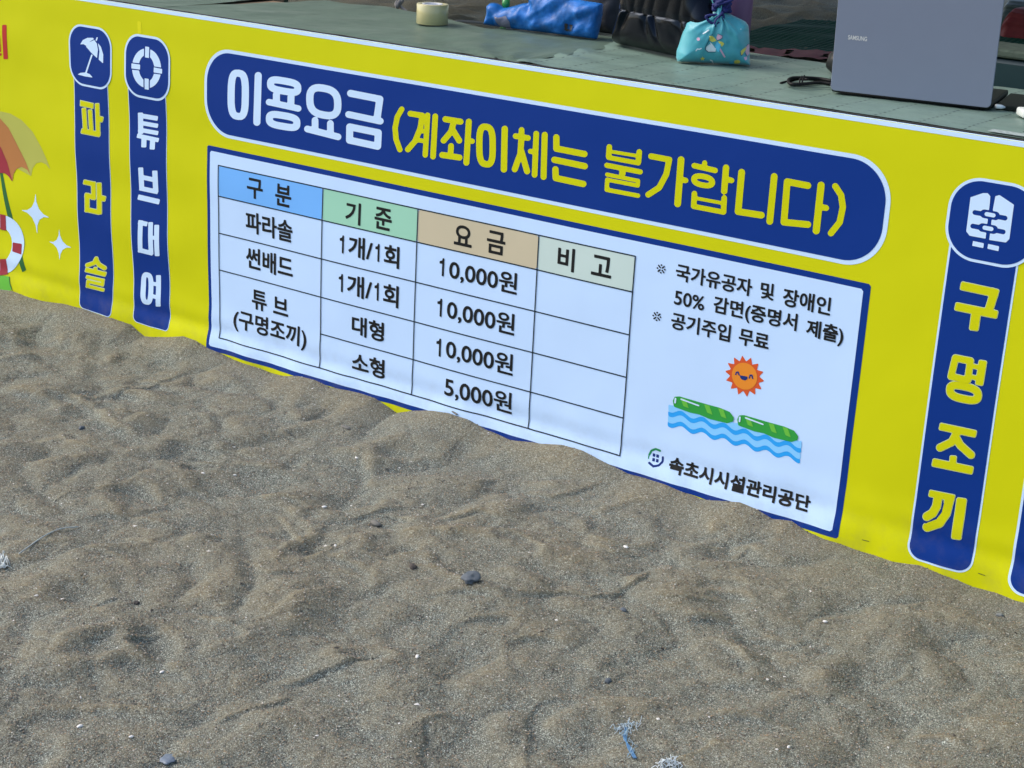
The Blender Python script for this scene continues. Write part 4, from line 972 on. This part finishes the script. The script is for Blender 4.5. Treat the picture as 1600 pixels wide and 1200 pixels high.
# ------------------------------------------------------------------ laptop
zb_ = CT+.007
A_ = on_z(1297, 143, zb_); B_ = on_z(1547, 171.5, zb_); Wd = float(np.linalg.norm(B_-A_)); ang = math.atan2(B_[1]-A_[1], B_[0]-A_[0])
LM = Matrix.Translation(Vector(A_)) @ Matrix.Rotation(ang, 4, 'Z')          # local x along the hinge, y to the operator
lap = empty('laptop', tuple(float(v) for v in A_), ang); tag(lap, 'open grey blue laptop seen from the back of its lid on the counter', 'laptop')
def lobj(name, bm, mat, sm=False, parent=None):
    o = bm_obj(name, bm, mat, None, sm); o.data.transform(LM); o.parent = parent or lap
    if o.parent == lap: o.matrix_parent_inverse = lap.matrix_basis.inverted()
    return o
tl = Matrix.Rotation(rad(5), 4, 'X')                 # top of the lid leans to the camera side
def rounded_slab(bm, w_, h_, t_, r_, mtx, z0=0):
    pts = []
    for cx_, cz_, a0 in ((w_-r_, r_, -90), (w_-r_, h_-r_, 0), (r_, h_-r_, 90), (r_, r_, 180)):
        for k in range(9): a = rad(a0+k*90/8); pts.append((cx_+r_*math.cos(a), cz_+r_*math.sin(a)))
    lo = [(x, 0, z+z0) for x, z in pts]; ins = .0007; n = len(pts)
    def shrink(x, z): return (w_/2+(x-w_/2)*(1-2*ins/w_), h_/2+(z-h_/2)*(1-2*ins/h_))
    lv = []
    for y, s in ((0, 1), (ins, 0), (t_-ins, 0), (t_, 1)):
        lv.append([bm.verts.new(mtx @ Vector(((shrink(x, z) if s else (x, z))[0], y, (shrink(x, z) if s else (x, z))[1]+z0))) for x, z in pts])
    for a, b in zip(lv[:-1], lv[1:]):
        for k in range(n): bm.faces.new((a[k], a[(k+1) % n], b[(k+1) % n], b[k]))
    bm.faces.new(lv[0][::-1]); bm.faces.new(lv[-1])
M_LID = simple('grey_blue_aluminium', (.19, .22, .29), .42, var=.03, metal=.15, bump=.05, bscale=1800, bdist=.0002)
M_DARK = simple('dark_laptop_deck', (.006, .010, .007), .6, spec=.2); M_RUB = simple('black_rubber', (.004, .004, .0045), .6, spec=.25)
LH = .225
bm = bmesh.new(); rounded_slab(bm, Wd, LH, .0055, .009, tl, .003); lid = lobj('lid', bm, M_LID)
bm = bmesh.new(); rounded_slab(bm, Wd-.006, LH-.008, .0015, .007, tl @ Matrix.Translation((.003, .0058, .004))); lobj('screen', bm, M_RUB, parent=lid)
bm = bmesh.new(); box(bm, .001, Wd-.001, .006, .222, -.001, .011, .003); lobj('base', bm, M_DARK)
bm = bmesh.new(); tube(bm, [(.02, .006, .002), (Wd-.02, .006, .002)], .0045, 12); lobj('hinge', bm, M_RUB, True)
kb = []
bmk = bmesh.new()
for r_ in range(5):
    for c_i in range(14):
        x = .018+c_i*(Wd-.036)/14; y = .03+r_*.019
        bm = bmesh.new(); box(bm, x, x+(Wd-.036)/14-.003, y, y+.016, .0112, .0125, 0)
        k = lobj('key', bm, M_RUB)
for fx in (.03, Wd-.05):
    for fy in (.02, .20): bm = bmesh.new(); box(bm, fx, fx+.02, fy, fy+.006, -.0038, -.0008); lobj('foot', bm, M_RUB)
# word on the lid
v_, f_ = glyph_mesh('SAMSUNG', .02); mn, mx = v_.min(0), v_.max(0)
def lidpt(px, py):    # pixel on the lid's outer face -> local x, height
    n_ = (LM.to_3x3() @ (tl.to_3x3() @ Vector((0, -1, 0)))); o_ = LM @ Vector((0, 0, 0)); d = Vector(ray(px, py)); c0 = Vector(CAM)
    t = (o_-c0).dot(n_)/d.dot(n_); p = LM.inverted() @ (c0+d*t); p = tl.inverted() @ p; return p.x, p.z
xa_, za_ = lidpt(1325, 61.5); xb_, zb2 = lidpt(1354.5, 64.5); hgt = lidpt(1325, 54.5)[1]-za_
zm = (za_+zb2)/2
vv = [tl @ Vector((xa_+(a-mn[0])/(mx[0]-mn[0])*(xb_-xa_), -.0004, zm+(b-mn[1])/(mx[1]-mn[1])*hgt)) for a, b in v_]
o = mesh_obj('lid_lettering', vv, f_, simple('silver_lettering', (.62, .62, .60), .35), None); o.data.transform(LM); o.parent = lid
bm = bmesh.new(); box(bm, Wd+.004, Wd+.28, .035, .215, -.0035, .006, .002, LM); fo = bm_obj('deck_slab', bm, M_DARK, None); tag(fo, 'dark slab added on the counter right of the laptop, carrying on its dark deck', 'deck_slab')  # added slab that carries the dark laptop deck on to the right
# white cable with plug
M_WC = simple('white_cable', (.62, .68, .68), .4)
pc = [on_z(1556, 166, CT+.012), on_z(1568, 167.5, CT+.010), on_z(1583, 168, CT+.006), on_z(1600, 166.5, CT+.006), on_z(1640, 165, CT+.005), on_z(1700, 170, CT+.006)]
bm = bmesh.new(); tube(bm, spline([tuple(p) for p in pc[1:]], 6), .0022, 10); cab = bm_obj('charging_cable', bm, M_WC, None, True); tag(cab, 'white charging cable plugged into the right side of the laptop', 'cable')
bm = bmesh.new(); tube(bm, [tuple(pc[0]), tuple(pc[0]*.3+pc[1]*.7), tuple(pc[1])], [.0042, .0042, .0030], 12); bm_obj('plug', bm, M_WC, cab, True)
wc = on_z(1598, 186, CT+.004)
bm = bmesh.new(); box(bm, 0, .07, 0, .045, 0, .016, .004, Matrix.Translation(Vector(wc)+Vector((0, 0, .0005))) @ Matrix.Rotation(rad(38), 4, 'Z')); wb = bm_obj('card_reader', bm, simple('white_plastic', (.62, .66, .62), .4), None, True)
tag(wb, 'white plastic device cut off by the right edge, on the counter before the cable', 'device')

# black pouch and bundled cable left of the laptop
bm = bmesh.new(); bmesh.ops.create_uvsphere(bm, u_segments=40, v_segments=20, radius=1)
pcn = on_z(1294, 122, CT)
for v in bm.verts:
    x, y, z = v.co; r_ = 1+.05*float(gnoise(np.array(x*2.), np.array(z*2+y)))
    s_ = lambda a, p: math.copysign(abs(a)**p, a)
    v.co = Vector((s_(x, .75)*.062*r_, s_(y, .8)*.036*r_, max(-.75, s_(z, .8))*.032*r_))
M_BLK = simple('black_nylon', (.006, .008, .007), .5, bump=.4, bscale=60, bdist=.002)
for v in bm.verts: v.co = Matrix.Rotation(ang+.25, 4, 'Z') @ v.co; v.co += Vector((float(pcn[0])+.028, float(pcn[1])+.070, CT+.0275))
pch = bm_obj('mouse_pouch', bm, M_BLK, None, True); tag(pch, 'small rounded black pouch beside the left edge of the laptop', 'pouch')
def oz(px, py, h): return tuple(float(v) for v in on_z(px, py, CT+h))
bm = bmesh.new()
for k, (dz, dy) in enumerate(((.006, 0), (.010, 1.2), (.0075, 2.4), (.013, .5))):
    lp = [oz(1300, 126+dy, dz), oz(1280, 122.5+dy, dz), oz(1255, 121+dy, dz+.002), oz(1236, 122+dy*.5, dz+.003), oz(1231.5, 127+dy*.3, dz+.001), oz(1238, 131.5, dz), oz(1258, 131.5-dy*.4, dz), oz(1280, 129.5-dy*.5, dz), oz(1300, 131, dz)]
    tube(bm, spline(lp, 6), .0030, 8)
tube(bm, spline([oz(1262, 124, .016), oz(1246, 124, .010), oz(1232, 127, .004), oz(1220, 130, .004)], 5), .0028, 8)
tube(bm, spline([oz(1253, 119, .02), oz(1250, 124, .018), oz(1249, 132.5, .008)], 5), .0016, 6); tube(bm, spline([oz(1257, 118, .024), oz(1254.5, 124, .018), oz(1253, 132.5, .008)], 5), .0016, 6)
cbn = bm_obj('power_cable', bm, M_RUB, None, True); tag(cbn, 'bundled black power cable tied in a loop left of the laptop', 'cable')

# ------------------------------------------------------------------ beyond the counter
M_ROPE = simple('grey_rope', (.22, .21, .20), .8, bump=.8, bscale=500, bdist=.002)
def oy(px, py, y): p = on_y(px, py, y); return tuple(float(v) for v in p)
bm = bmesh.new(); rc = random.Random(8); yR = .95
tube(bm, spline([oy(640, -80, yR), oy(633, -20, yR), oy(630, -2, yR), oy(626, 5, yR), oy(622, 10, yR)], 6), .0048, 8)
kn = [oy(622+rc.uniform(-4, 4), 7+rc.uniform(-5, 5), yR+rc.uniform(-.015, .015)) for _ in range(9)]; tube(bm, spline(kn, 6), .0046, 8)
tube(bm, spline([oy(622, 9, yR), oy(618, 17, yR), oy(613, 30, yR), oy(600, 70, yR)], 6), .0046, 8)
tube(bm, spline([oy(624, 8, yR), oy(634, 17, yR), oy(650, 30, yR), oy(690, 38, yR+.1), oy(722, 33, yR+.3), oy(790, 40, yR+.5)], 6), .0042, 8)
# its lower end runs down to a peg in the sand
e0 = Vector(oy(600, 70, yR)); tube(bm, [e0, Vector((e0.x-.1, e0.y+.05, .01))], .0046, 8)
rp = bm_obj('guy_rope', bm, M_ROPE, None, True); tag(rp, 'knotted grey guy rope hanging behind the tape roll', 'rope')

M_MAT = simple('green_plastic_mesh', (.006, .050, .034), .85, spec=.15); M_MAR = simple('maroon_fabric', (.16, .015, .022), .8, var=.4, nscale=20, bump=.4, bscale=30, bdist=.005)
Q = [Vector((-5.30, 6.55, 0)), Vector((-2.7, 7.45, 0)), Vector((-2.9, 9.6, 0)), Vector((-5.47, 8.33, 0))]
def bil(u, v): return (Q[0]*(1-u)+Q[1]*u)*(1-v)+(Q[3]*(1-u)+Q[2]*u)*v
def gh(x, y): return float(sand_h(np.array([[x]]), np.array([[y]]))[0, 0])
mat_z = max(gh(bil(u, v).x, bil(u, v).y) for u in (0, .3, .6, 1) for v in (0, .3, .6, 1))*.6+.012
wv_ = lambda u, v: mat_z+.018*float(gnoise(np.array(u*5.), np.array(v*4.)))
V_ = []; F_ = []
NU, NV = 62, 50
def bar(p, q, wd, h):
    d = (q-p).normalized(); s = Vector((-d.y, d.x, 0))*wd; b = len(V_)
    for e in (p, q): V_.extend([tuple(e-s), tuple(e+s), tuple(e+s*.7+Vector((0, 0, h))), tuple(e-s*.7+Vector((0, 0, h)))])
    F_.extend([(b, b+1, b+5, b+4), (b+1, b+2, b+6, b+5), (b+2, b+3, b+7, b+6), (b+3, b, b+4, b+7)])
def P3(u, v): p = bil(u, v); return Vector((p.x, p.y, wv_(u, v)))
for i in range(NU+1):
    for j in range(0, NV, 5): bar(P3(i/NU, j/NV), P3(i/NU, (j+5)/NV), .0085, .008)
for j in range(NV+1):
    for i in range(0, NU, 6): bar(P3(i/NU, j/NV), P3(min(1, (i+6)/NU), j/NV), .010, .007)
mt_ = empty('foot_mat', tuple(bil(.5, .5))); tag(mt_, 'dark green openwork plastic foot mat with maroon border lying on the sand', 'mat')
nt_ = mesh_obj('mesh_lattice', V_, F_, M_MAT, mt_); nt_['kind'] = 'stuff'
V_ = []; F_ = []; n_ = 60; rb_ = random.Random(2)
for i in range(n_+1):
    u = i/n_; p = P3(u, 0); o1 = Vector((.12, -.34, 0)); zz = .004*math.sin(i*2.1)
    for k in range(5): q_ = p+o1*(k/4); V_.append((q_.x+.01*rb_.uniform(-1, 1), q_.y+.012*rb_.uniform(-1, 1), p.z+.006+zz+.01*rb_.random()))
F_ = [(i*5+k, i*5+k+1, (i+1)*5+k+1, (i+1)*5+k) for i in range(n_) for k in range(4) if not (k in (1, 2) and i % 5 == 2)]
mesh_obj('border', V_, F_, M_MAR, mt_, True)

# teal storage box right behind the counter, right of the laptop
yb_ = .98; top = on_y(1575, 77, yb_); xl_ = float(on_y(1548, 90, yb_)[0])-.12; zt_ = float(top[2])
M_TB = simple('dark_teal_plastic', (.006, .030, .034), .45, var=.2)
sb = empty('storage_box', (xl_+.3, yb_+.06, 0)); tag(sb, 'dark teal storage box with a sandy lid behind the right end of the counter', 'box')
bm = bmesh.new(); box(bm, xl_, xl_+.62, yb_, yb_+.13, -.02, zt_-.022, .012); bm_obj('body', bm, M_TB, sb)
bm = bmesh.new(); box(bm, xl_-.008, xl_+.628, yb_-.008, yb_+.138, zt_-.021, zt_, .006); bm_obj('lid', bm, simple('sandy_green_lid', (.06, .085, .06), .8, var=.7, nscale=45, bump=.5, bscale=80, bdist=.004), sb)
# red folded fabric and the grey seat behind, on the sand
yr = 8.6
def clothpile(name, px0, px1, py0, py1, y, mat, lab, cat, seed, base=None):
    a = on_y(px0, py1, y); b = on_y(px1, py0, y); x0_, x1_ = float(a[0]), float(b[0])+.7; z0_, z1_ = (float(a[2]) if base is None else base), float(b[2])
    V_ = []; F_ = []; nu, nv = 60, 40
    for j in range(nv+1):
        th = math.pi*j/nv
        for i in range(nu+1):
            u = i/nu; e = min(1, min(u, 1-u)*9)**.5
            r_ = 1+.10*float(gnoise(np.array(u*5+seed), np.array(th*3)))+.05*math.sin(th*14+u*3+seed)
            c, s = math.cos(th), math.sin(th)
            V_.append((x0_+(x1_-x0_)*u, y-math.copysign(abs(c)**.6, c)*.22*e*r_+.22, z0_+(z1_-z0_)*min(1.0, abs(s)**.5*e*(.94+.06*r_))))
    F_ = [(j*(nu+1)+i, j*(nu+1)+i+1, (j+1)*(nu+1)+i+1, (j+1)*(nu+1)+i) for j in range(nv) for i in range(nu)]
    o = mesh_obj(name, V_, F_, mat, None, True); tag(o, lab, cat); return o
clothpile('folded_canvas', 1545, 1602, 17, 65, 8.75, simple('dark_red_canvas', (.11, .006, .012), .8, var=.25, bump=.5, bscale=18, bdist=.01), 'dark red folded canvas lying on the sand at the right edge', 'canvas', 1, -.02)
clothpile('folded_tarpaulin', 1545, 1602, 3, 24, 9.6, simple('grey_teal_tarpaulin', (.035, .065, .07), .5, var=.5, nscale=8, bump=.5, bscale=18, bdist=.01), 'grey teal tarpaulin heap behind the red canvas', 'tarpaulin', 4, -.02)

# unseen canopy, suggested by the shade, added to darken ground behind the counter
M_CAN = simple('canopy_fabric', (.35, .36, .36), .8)
cn = empty('added_canopy', (-3.8, 4.4, 0)); tag(cn, 'unseen pale canopy roof added above the view to darken the sand behind the counter', 'canopy')
bm = bmesh.new(); x0_, x1_, y0_, y1_, h0, h1 = -10.5, 1.6, .40, 11.5, 2.35, 3.1
c0 = [(x0_, y0_, h0), (x1_, y0_, h0), (x1_, y1_, h0), (x0_, y1_, h0)]; rd = [(x0_+3, (y0_+y1_)/2, h1), (x1_-3, (y0_+y1_)/2, h1)]
vs = [bm.verts.new(p) for p in c0+rd]
for f in ((0, 1, 5, 4), (1, 2, 5), (2, 3, 4, 5), (3, 0, 4)): bm.faces.new([vs[i] for i in f])
r_ = bmesh.ops.solidify(bm, geom=bm.faces[:], thickness=.004); bm_obj('roof', bm, M_CAN, cn)
for p in c0:
    bm = bmesh.new(); tube(bm, [(p[0]*.995, p[1]+.02, -.05), (p[0]*.995, p[1]+.02, h0)], .02, 12); bm_obj('pole', bm, M_STEEL, cn, True)

# ------------------------------------------------------------------ things lying on the sand
def ground_pt(px, py):
    z = .02
    for _ in range(5):
        p = on_z(px, py, z); z = float(np.interp(0, [0], [0])) if False else hgrid(float(p[0]), float(p[1]))
    return float(p[0]), float(p[1]), z
def hgrid(x, y):
    i = int(np.clip(np.searchsorted(gx, x)-1, 0, len(gx)-2)); j = int(np.clip(np.searchsorted(gy, y)-1, 0, len(gy)-2))
    u = (x-gx[i])/(gx[i+1]-gx[i]); v = (y-gy[j])/(gy[j+1]-gy[j])
    return float((H[j, i]*(1-u)+H[j, i+1]*u)*(1-v)+(H[j+1, i]*(1-u)+H[j+1, i+1]*u)*v)
def stone(name, px, py, rx, ry, rz_, mat, lab, cat, seed, rot=0.0, sink=.45, group=None, rough_=.25):
    x, y, z = ground_pt(px, py); bm = bmesh.new(); bmesh.ops.create_icosphere(bm, subdivisions=3, radius=1)
    for v in bm.verts:
        k = 1+rough_*float(gnoise(np.array(v.co.x*1.7+seed), np.array(v.co.y*1.7+v.co.z)))
        c = Vector((v.co.x*rx*k, v.co.y*ry*k, v.co.z*rz_*k)); v.co = Matrix.Rotation(rot, 4, 'Z') @ c+Vector((x, y, z+rz_*(1-2*sink)))
    o = bm_obj(name, bm, mat, None, True); tag(o, lab, cat, group); return o
M_ST = simple('slate_stone', (.075, .09, .105), .8, var=.4, nscale=120, bump=.5, bscale=220); M_ST2 = simple('brown_stone', (.05, .042, .036), .85, var=.4, nscale=150, bump=.5)
M_SH = simple('weathered_shell', (.13, .125, .11), .8, var=.4, nscale=300, bump=.5, bscale=300)
M_WS = simple('white_shell', (.66, .64, .60), .5, var=.1, nscale=200)
stone('flat_stone', 735, 905, .0160, .025, .008, M_ST, 'flat slate grey stone, the largest on the sand', 'stone', 3, .6, .3, None, .45)
stone('seed_pod', 587, 819, .015, .0075, .005, M_SH, 'grey oval husk lying above the slate grey stone', 'husk', 7, -.2, .25)
stone('small_stone', 645, 886, .010, .0065, .006, M_ST2, 'small dark brown pebble left of the slate grey stone', 'pebble', 9, -.4)
stone('small_stone', 950, 1066, .006, .006, .005, M_ST, 'dark knobbly pebble above the frayed blue string', 'pebble', 12, .1, .2)
stone('small_stone', 974, 954, .0065, .005, .004, M_ST, 'small blue grey pebble in the middle right of the sand', 'pebble', 14, .1, .3)
stone('small_stone', 128, 670, .006, .008, .005, M_ST, 'dark pebble on the sand below the parasol strip', 'pebble', 15, .1, .3)
stone('small_stone', 213, 943, .0055, .005, .004, M_ST2, 'brown pebble on the left part of the sand', 'pebble', 16, .1, .3)
stone('small_stone', 1562, 962, .0075, .005, .004, simple('grey_stone', (.16, .17, .16), .8), 'pale grey pebble near the lower right end of the banner', 'pebble', 17, .5, .3)
stone('shell_flake', 540, 668, .016, .006, .003, M_SH, 'pale flat shell flake under the price table', 'shell', 18, -.1, .3)
stone('plastic_flake', 263, 1186, .012, .014, .0025, simple('blue_plastic', (.12, .15, .19), .5, var=.4, nscale=200), 'pale blue plastic flake at the bottom left of the sand', 'plastic scrap', 20, .3, .3)
for k, (px, py, r_, lb_) in enumerate(((557, 709, .0034, 'white shell bit below the hem of the banner, under the small print row'), (507, 793, .004, 'white shell bit above the grey husk, to its left'), (125, 1136, .0042, 'largest white shell bit at the bottom left'), (652, 1027, .004, 'thin white shell bit in the lower middle'), (978, 856, .0045, 'curved white shell bit right of the slate grey stone'), (1289, 972, .0035, 'white shell bit below the right end of the price panel'), (205, 1152, .003, 'small white shell bit right of the largest one, bottom left'), (1232, 1168, .003, 'white shell bit at the bottom right'), (524, 853, .003, 'round white shell bit left of the brown pebble'), (317, 740, .003, 'white shell bit under the life ring strip'), (367, 743, .003, 'white shell bit below the left corner of the price panel'), (253, 1051, .0035, 'flat white shell bit in the lower left'))):
    stone('shell_bit', px, py, r_*1.35, r_*.8, r_*.6, M_WS, lb_, 'shell', 30+k, k*.7, .15, 'white shell bits on the sand')
def strand(pts, r_, h=.004): return spline([tuple(np.array(ground_pt(*p))+np.array([0, 0, h])) for p in pts], 6)
bm = bmesh.new(); tube(bm, strand([(30, 868), (45, 858), (70, 840), (95, 829), (122, 826)], .002), .0013, 6)
o = bm_obj('string', bm, simple('pale_string', (.33, .37, .36), .7), None, True); tag(o, 'pale curved string lying on the sand at the left edge', 'string')
def tuft(name, cx_, cy_, pts, n, col, lab, cat, seed, spread, r_=.0005, length=14):
    rc = random.Random(seed); bm = bmesh.new()
    for k in range(n):
        p = pts[rc.randrange(len(pts))]; a = rc.uniform(0, 6.28); L = rc.uniform(.4, 1)*length*rc.choice((.6, 1, 1.5)); x, y = p[0]+rc.uniform(-spread, spread), p[1]+rc.uniform(-spread, spread)
        q = [(x+L*t*math.cos(a)+rc.uniform(-2, 2), y+L*t*math.sin(a)*.7+rc.uniform(-2, 2)) for t in (0, .33, .66, 1)]
        g = [tuple(np.array(ground_pt(*u))+np.array([0, 0, rc.uniform(.001, .010)])) for u in q]; tube(bm, spline(g, 3), r_, 4)
    o = bm_obj(name, bm, simple(name+'_fibre', col, .7), None, True); tag(o, lab, cat); return o
tuft('frayed_string', 980, 1140, [(978, 1137), (985, 1138), (968, 1140), (990, 1136)], 26, (.42, .52, .58), 'frayed white and blue string on the sand, bottom middle', 'string', 1, 4, .0005)
bm = bmesh.new()
for d in (-2, 0, 2): tube(bm, strand([(978+d, 1140), (976-d, 1155), (982+d, 1170), (992+d, 1188)], .003), .0010, 6)
o = bm_obj('twine', bm, simple('blue_twine', (.06, .17, .32), .6), None, True); tag(o, 'short blue twine end under the frayed string', 'twine')
tuft('twine_fluff', 985, 1165, [(976, 1150), (980, 1165), (986, 1178)], 26, (.30, .42, .50), 'thin pale blue fibres round the blue twine end', 'string', 3, 5, .0004)
tuft('white_fluff', 1045, 1195, [(1040, 1192), (1050, 1196), (1035, 1200)], 34, (.60, .66, .68), 'tuft of white fluff at the bottom edge of the sand', 'fluff', 2, 6, .0006)
tuft('white_scrap', 4, 880, [(2, 880), (6, 876)], 24, (.60, .64, .62), 'scrap of white fibre at the left edge of the sand', 'scrap', 5, 4, .0007, 9)
bm = bmesh.new(); tube(bm, strand([(698, 640), (706, 646), (714, 651)], .002, .006), .0022, 5); o = bm_obj('twig', bm, M_SH, None, True); tag(o, 'small grey splinter sticking from the sand at the banner foot', 'twig')
# sand grains and flecks on top of the sheet
def flecks(name, n, rmin, rmax, stops, flat, seed, lab, region=(-3.95, -.5, -1.62, -.004)):
    g = np.random.default_rng(seed); x = g.uniform(region[0], region[1], n*3); y = g.uniform(region[2], region[3], n*3)
    i = np.clip(np.searchsorted(gx, x)-1, 0, len(gx)-2); j = np.clip(np.searchsorted(gy, y)-1, 0, len(gy)-2); z = H[j, i]
    U, Vp = to_px(x, y, z); ok = (U > -40) & (U < 1640) & (Vp < 1240); x, y, z = x[ok][:n], y[ok][:n], z[ok][:n]; n = len(x)
    r_ = rmin+(rmax-rmin)*g.random(n)**2.2; base = np.array([(1, 0, -.3), (-1, 0, -.3), (0, 1, -.3), (0, -1, -.3), (0, 0, 1)], float)
    a = g.uniform(0, 6.28, n); c, s = np.cos(a), np.sin(a); sx = r_*g.uniform(.7, 1.5, n); sy = r_*g.uniform(.6, 1.1, n); sz = r_*flat*g.uniform(.6, 1.1, n)
    B = base[None]*np.stack([sx, sy, sz], -1)[:, None]+g.normal(0, .14, (n, 5, 3))*r_[:, None, None]
    Vv = np.stack([c[:, None]*B[..., 0]-s[:, None]*B[..., 1]+x[:, None], s[:, None]*B[..., 0]+c[:, None]*B[..., 1]+y[:, None], B[..., 2]+(z+sz*.35)[:, None]], -1).reshape(-1, 3)
    tri = np.array([(0, 2, 4), (2, 1, 4), (1, 3, 4), (3, 0, 4)]); Fc = (tri[None]+(np.arange(n)*5)[:, None, None]).reshape(-1, 3).astype(np.int32)
    me = bpy.data.meshes.new(name); me.vertices.add(len(Vv)); me.vertices.foreach_set('co', Vv.astype(np.float32).ravel()); me.loops.add(Fc.size); me.loops.foreach_set('vertex_index', Fc.ravel())
    me.polygons.add(len(Fc)); me.polygons.foreach_set('loop_start', (np.arange(len(Fc))*3).astype(np.int32)); me.update(calc_edges=True); me.validate()
    at = me.attributes.new('tint', 'FLOAT', 'POINT'); at.data.foreach_set('value', np.repeat(g.random(n), 5).astype(np.float32))
    t = NT(name); an = t.n('ShaderNodeAttribute', attribute_name='tint'); t.l(t.ramp(an.outputs['Fac'], stops), t.b.inputs['Base Color']); t.b.inputs['Roughness'].default_value = .7
    me.materials.append(t.m); o = bpy.data.objects.new(name, me); COL.objects.link(o); o['kind'] = 'stuff'; o['label'] = lab; o['category'] = 'sand'; return o
flecks('sand_grains', 170000, .0008, .0020, [(0, (.03, .027, .024)), (.2, (.09, .08, .065)), (.5, (.17, .148, .108)), (.7, (.25, .168, .09)), (.88, (.28, .26, .205)), (1, (.42, .40, .35))], .8, 3, 'loose coarse grains of ochre, grey and cream sand over the beach')
flecks('shell_fragments', 330, .0010, .0036, [(0, (.45, .43, .38)), (1, (.72, .70, .66))], .45, 5, 'tiny white shell fragments sprinkled over the sand')
flecks('dark_debris', 380, .0013, .0046, [(0, (.015, .014, .013)), (1, (.07, .055, .04))], .4, 6, 'tiny dark splinters and seeds sprinkled over the sand')
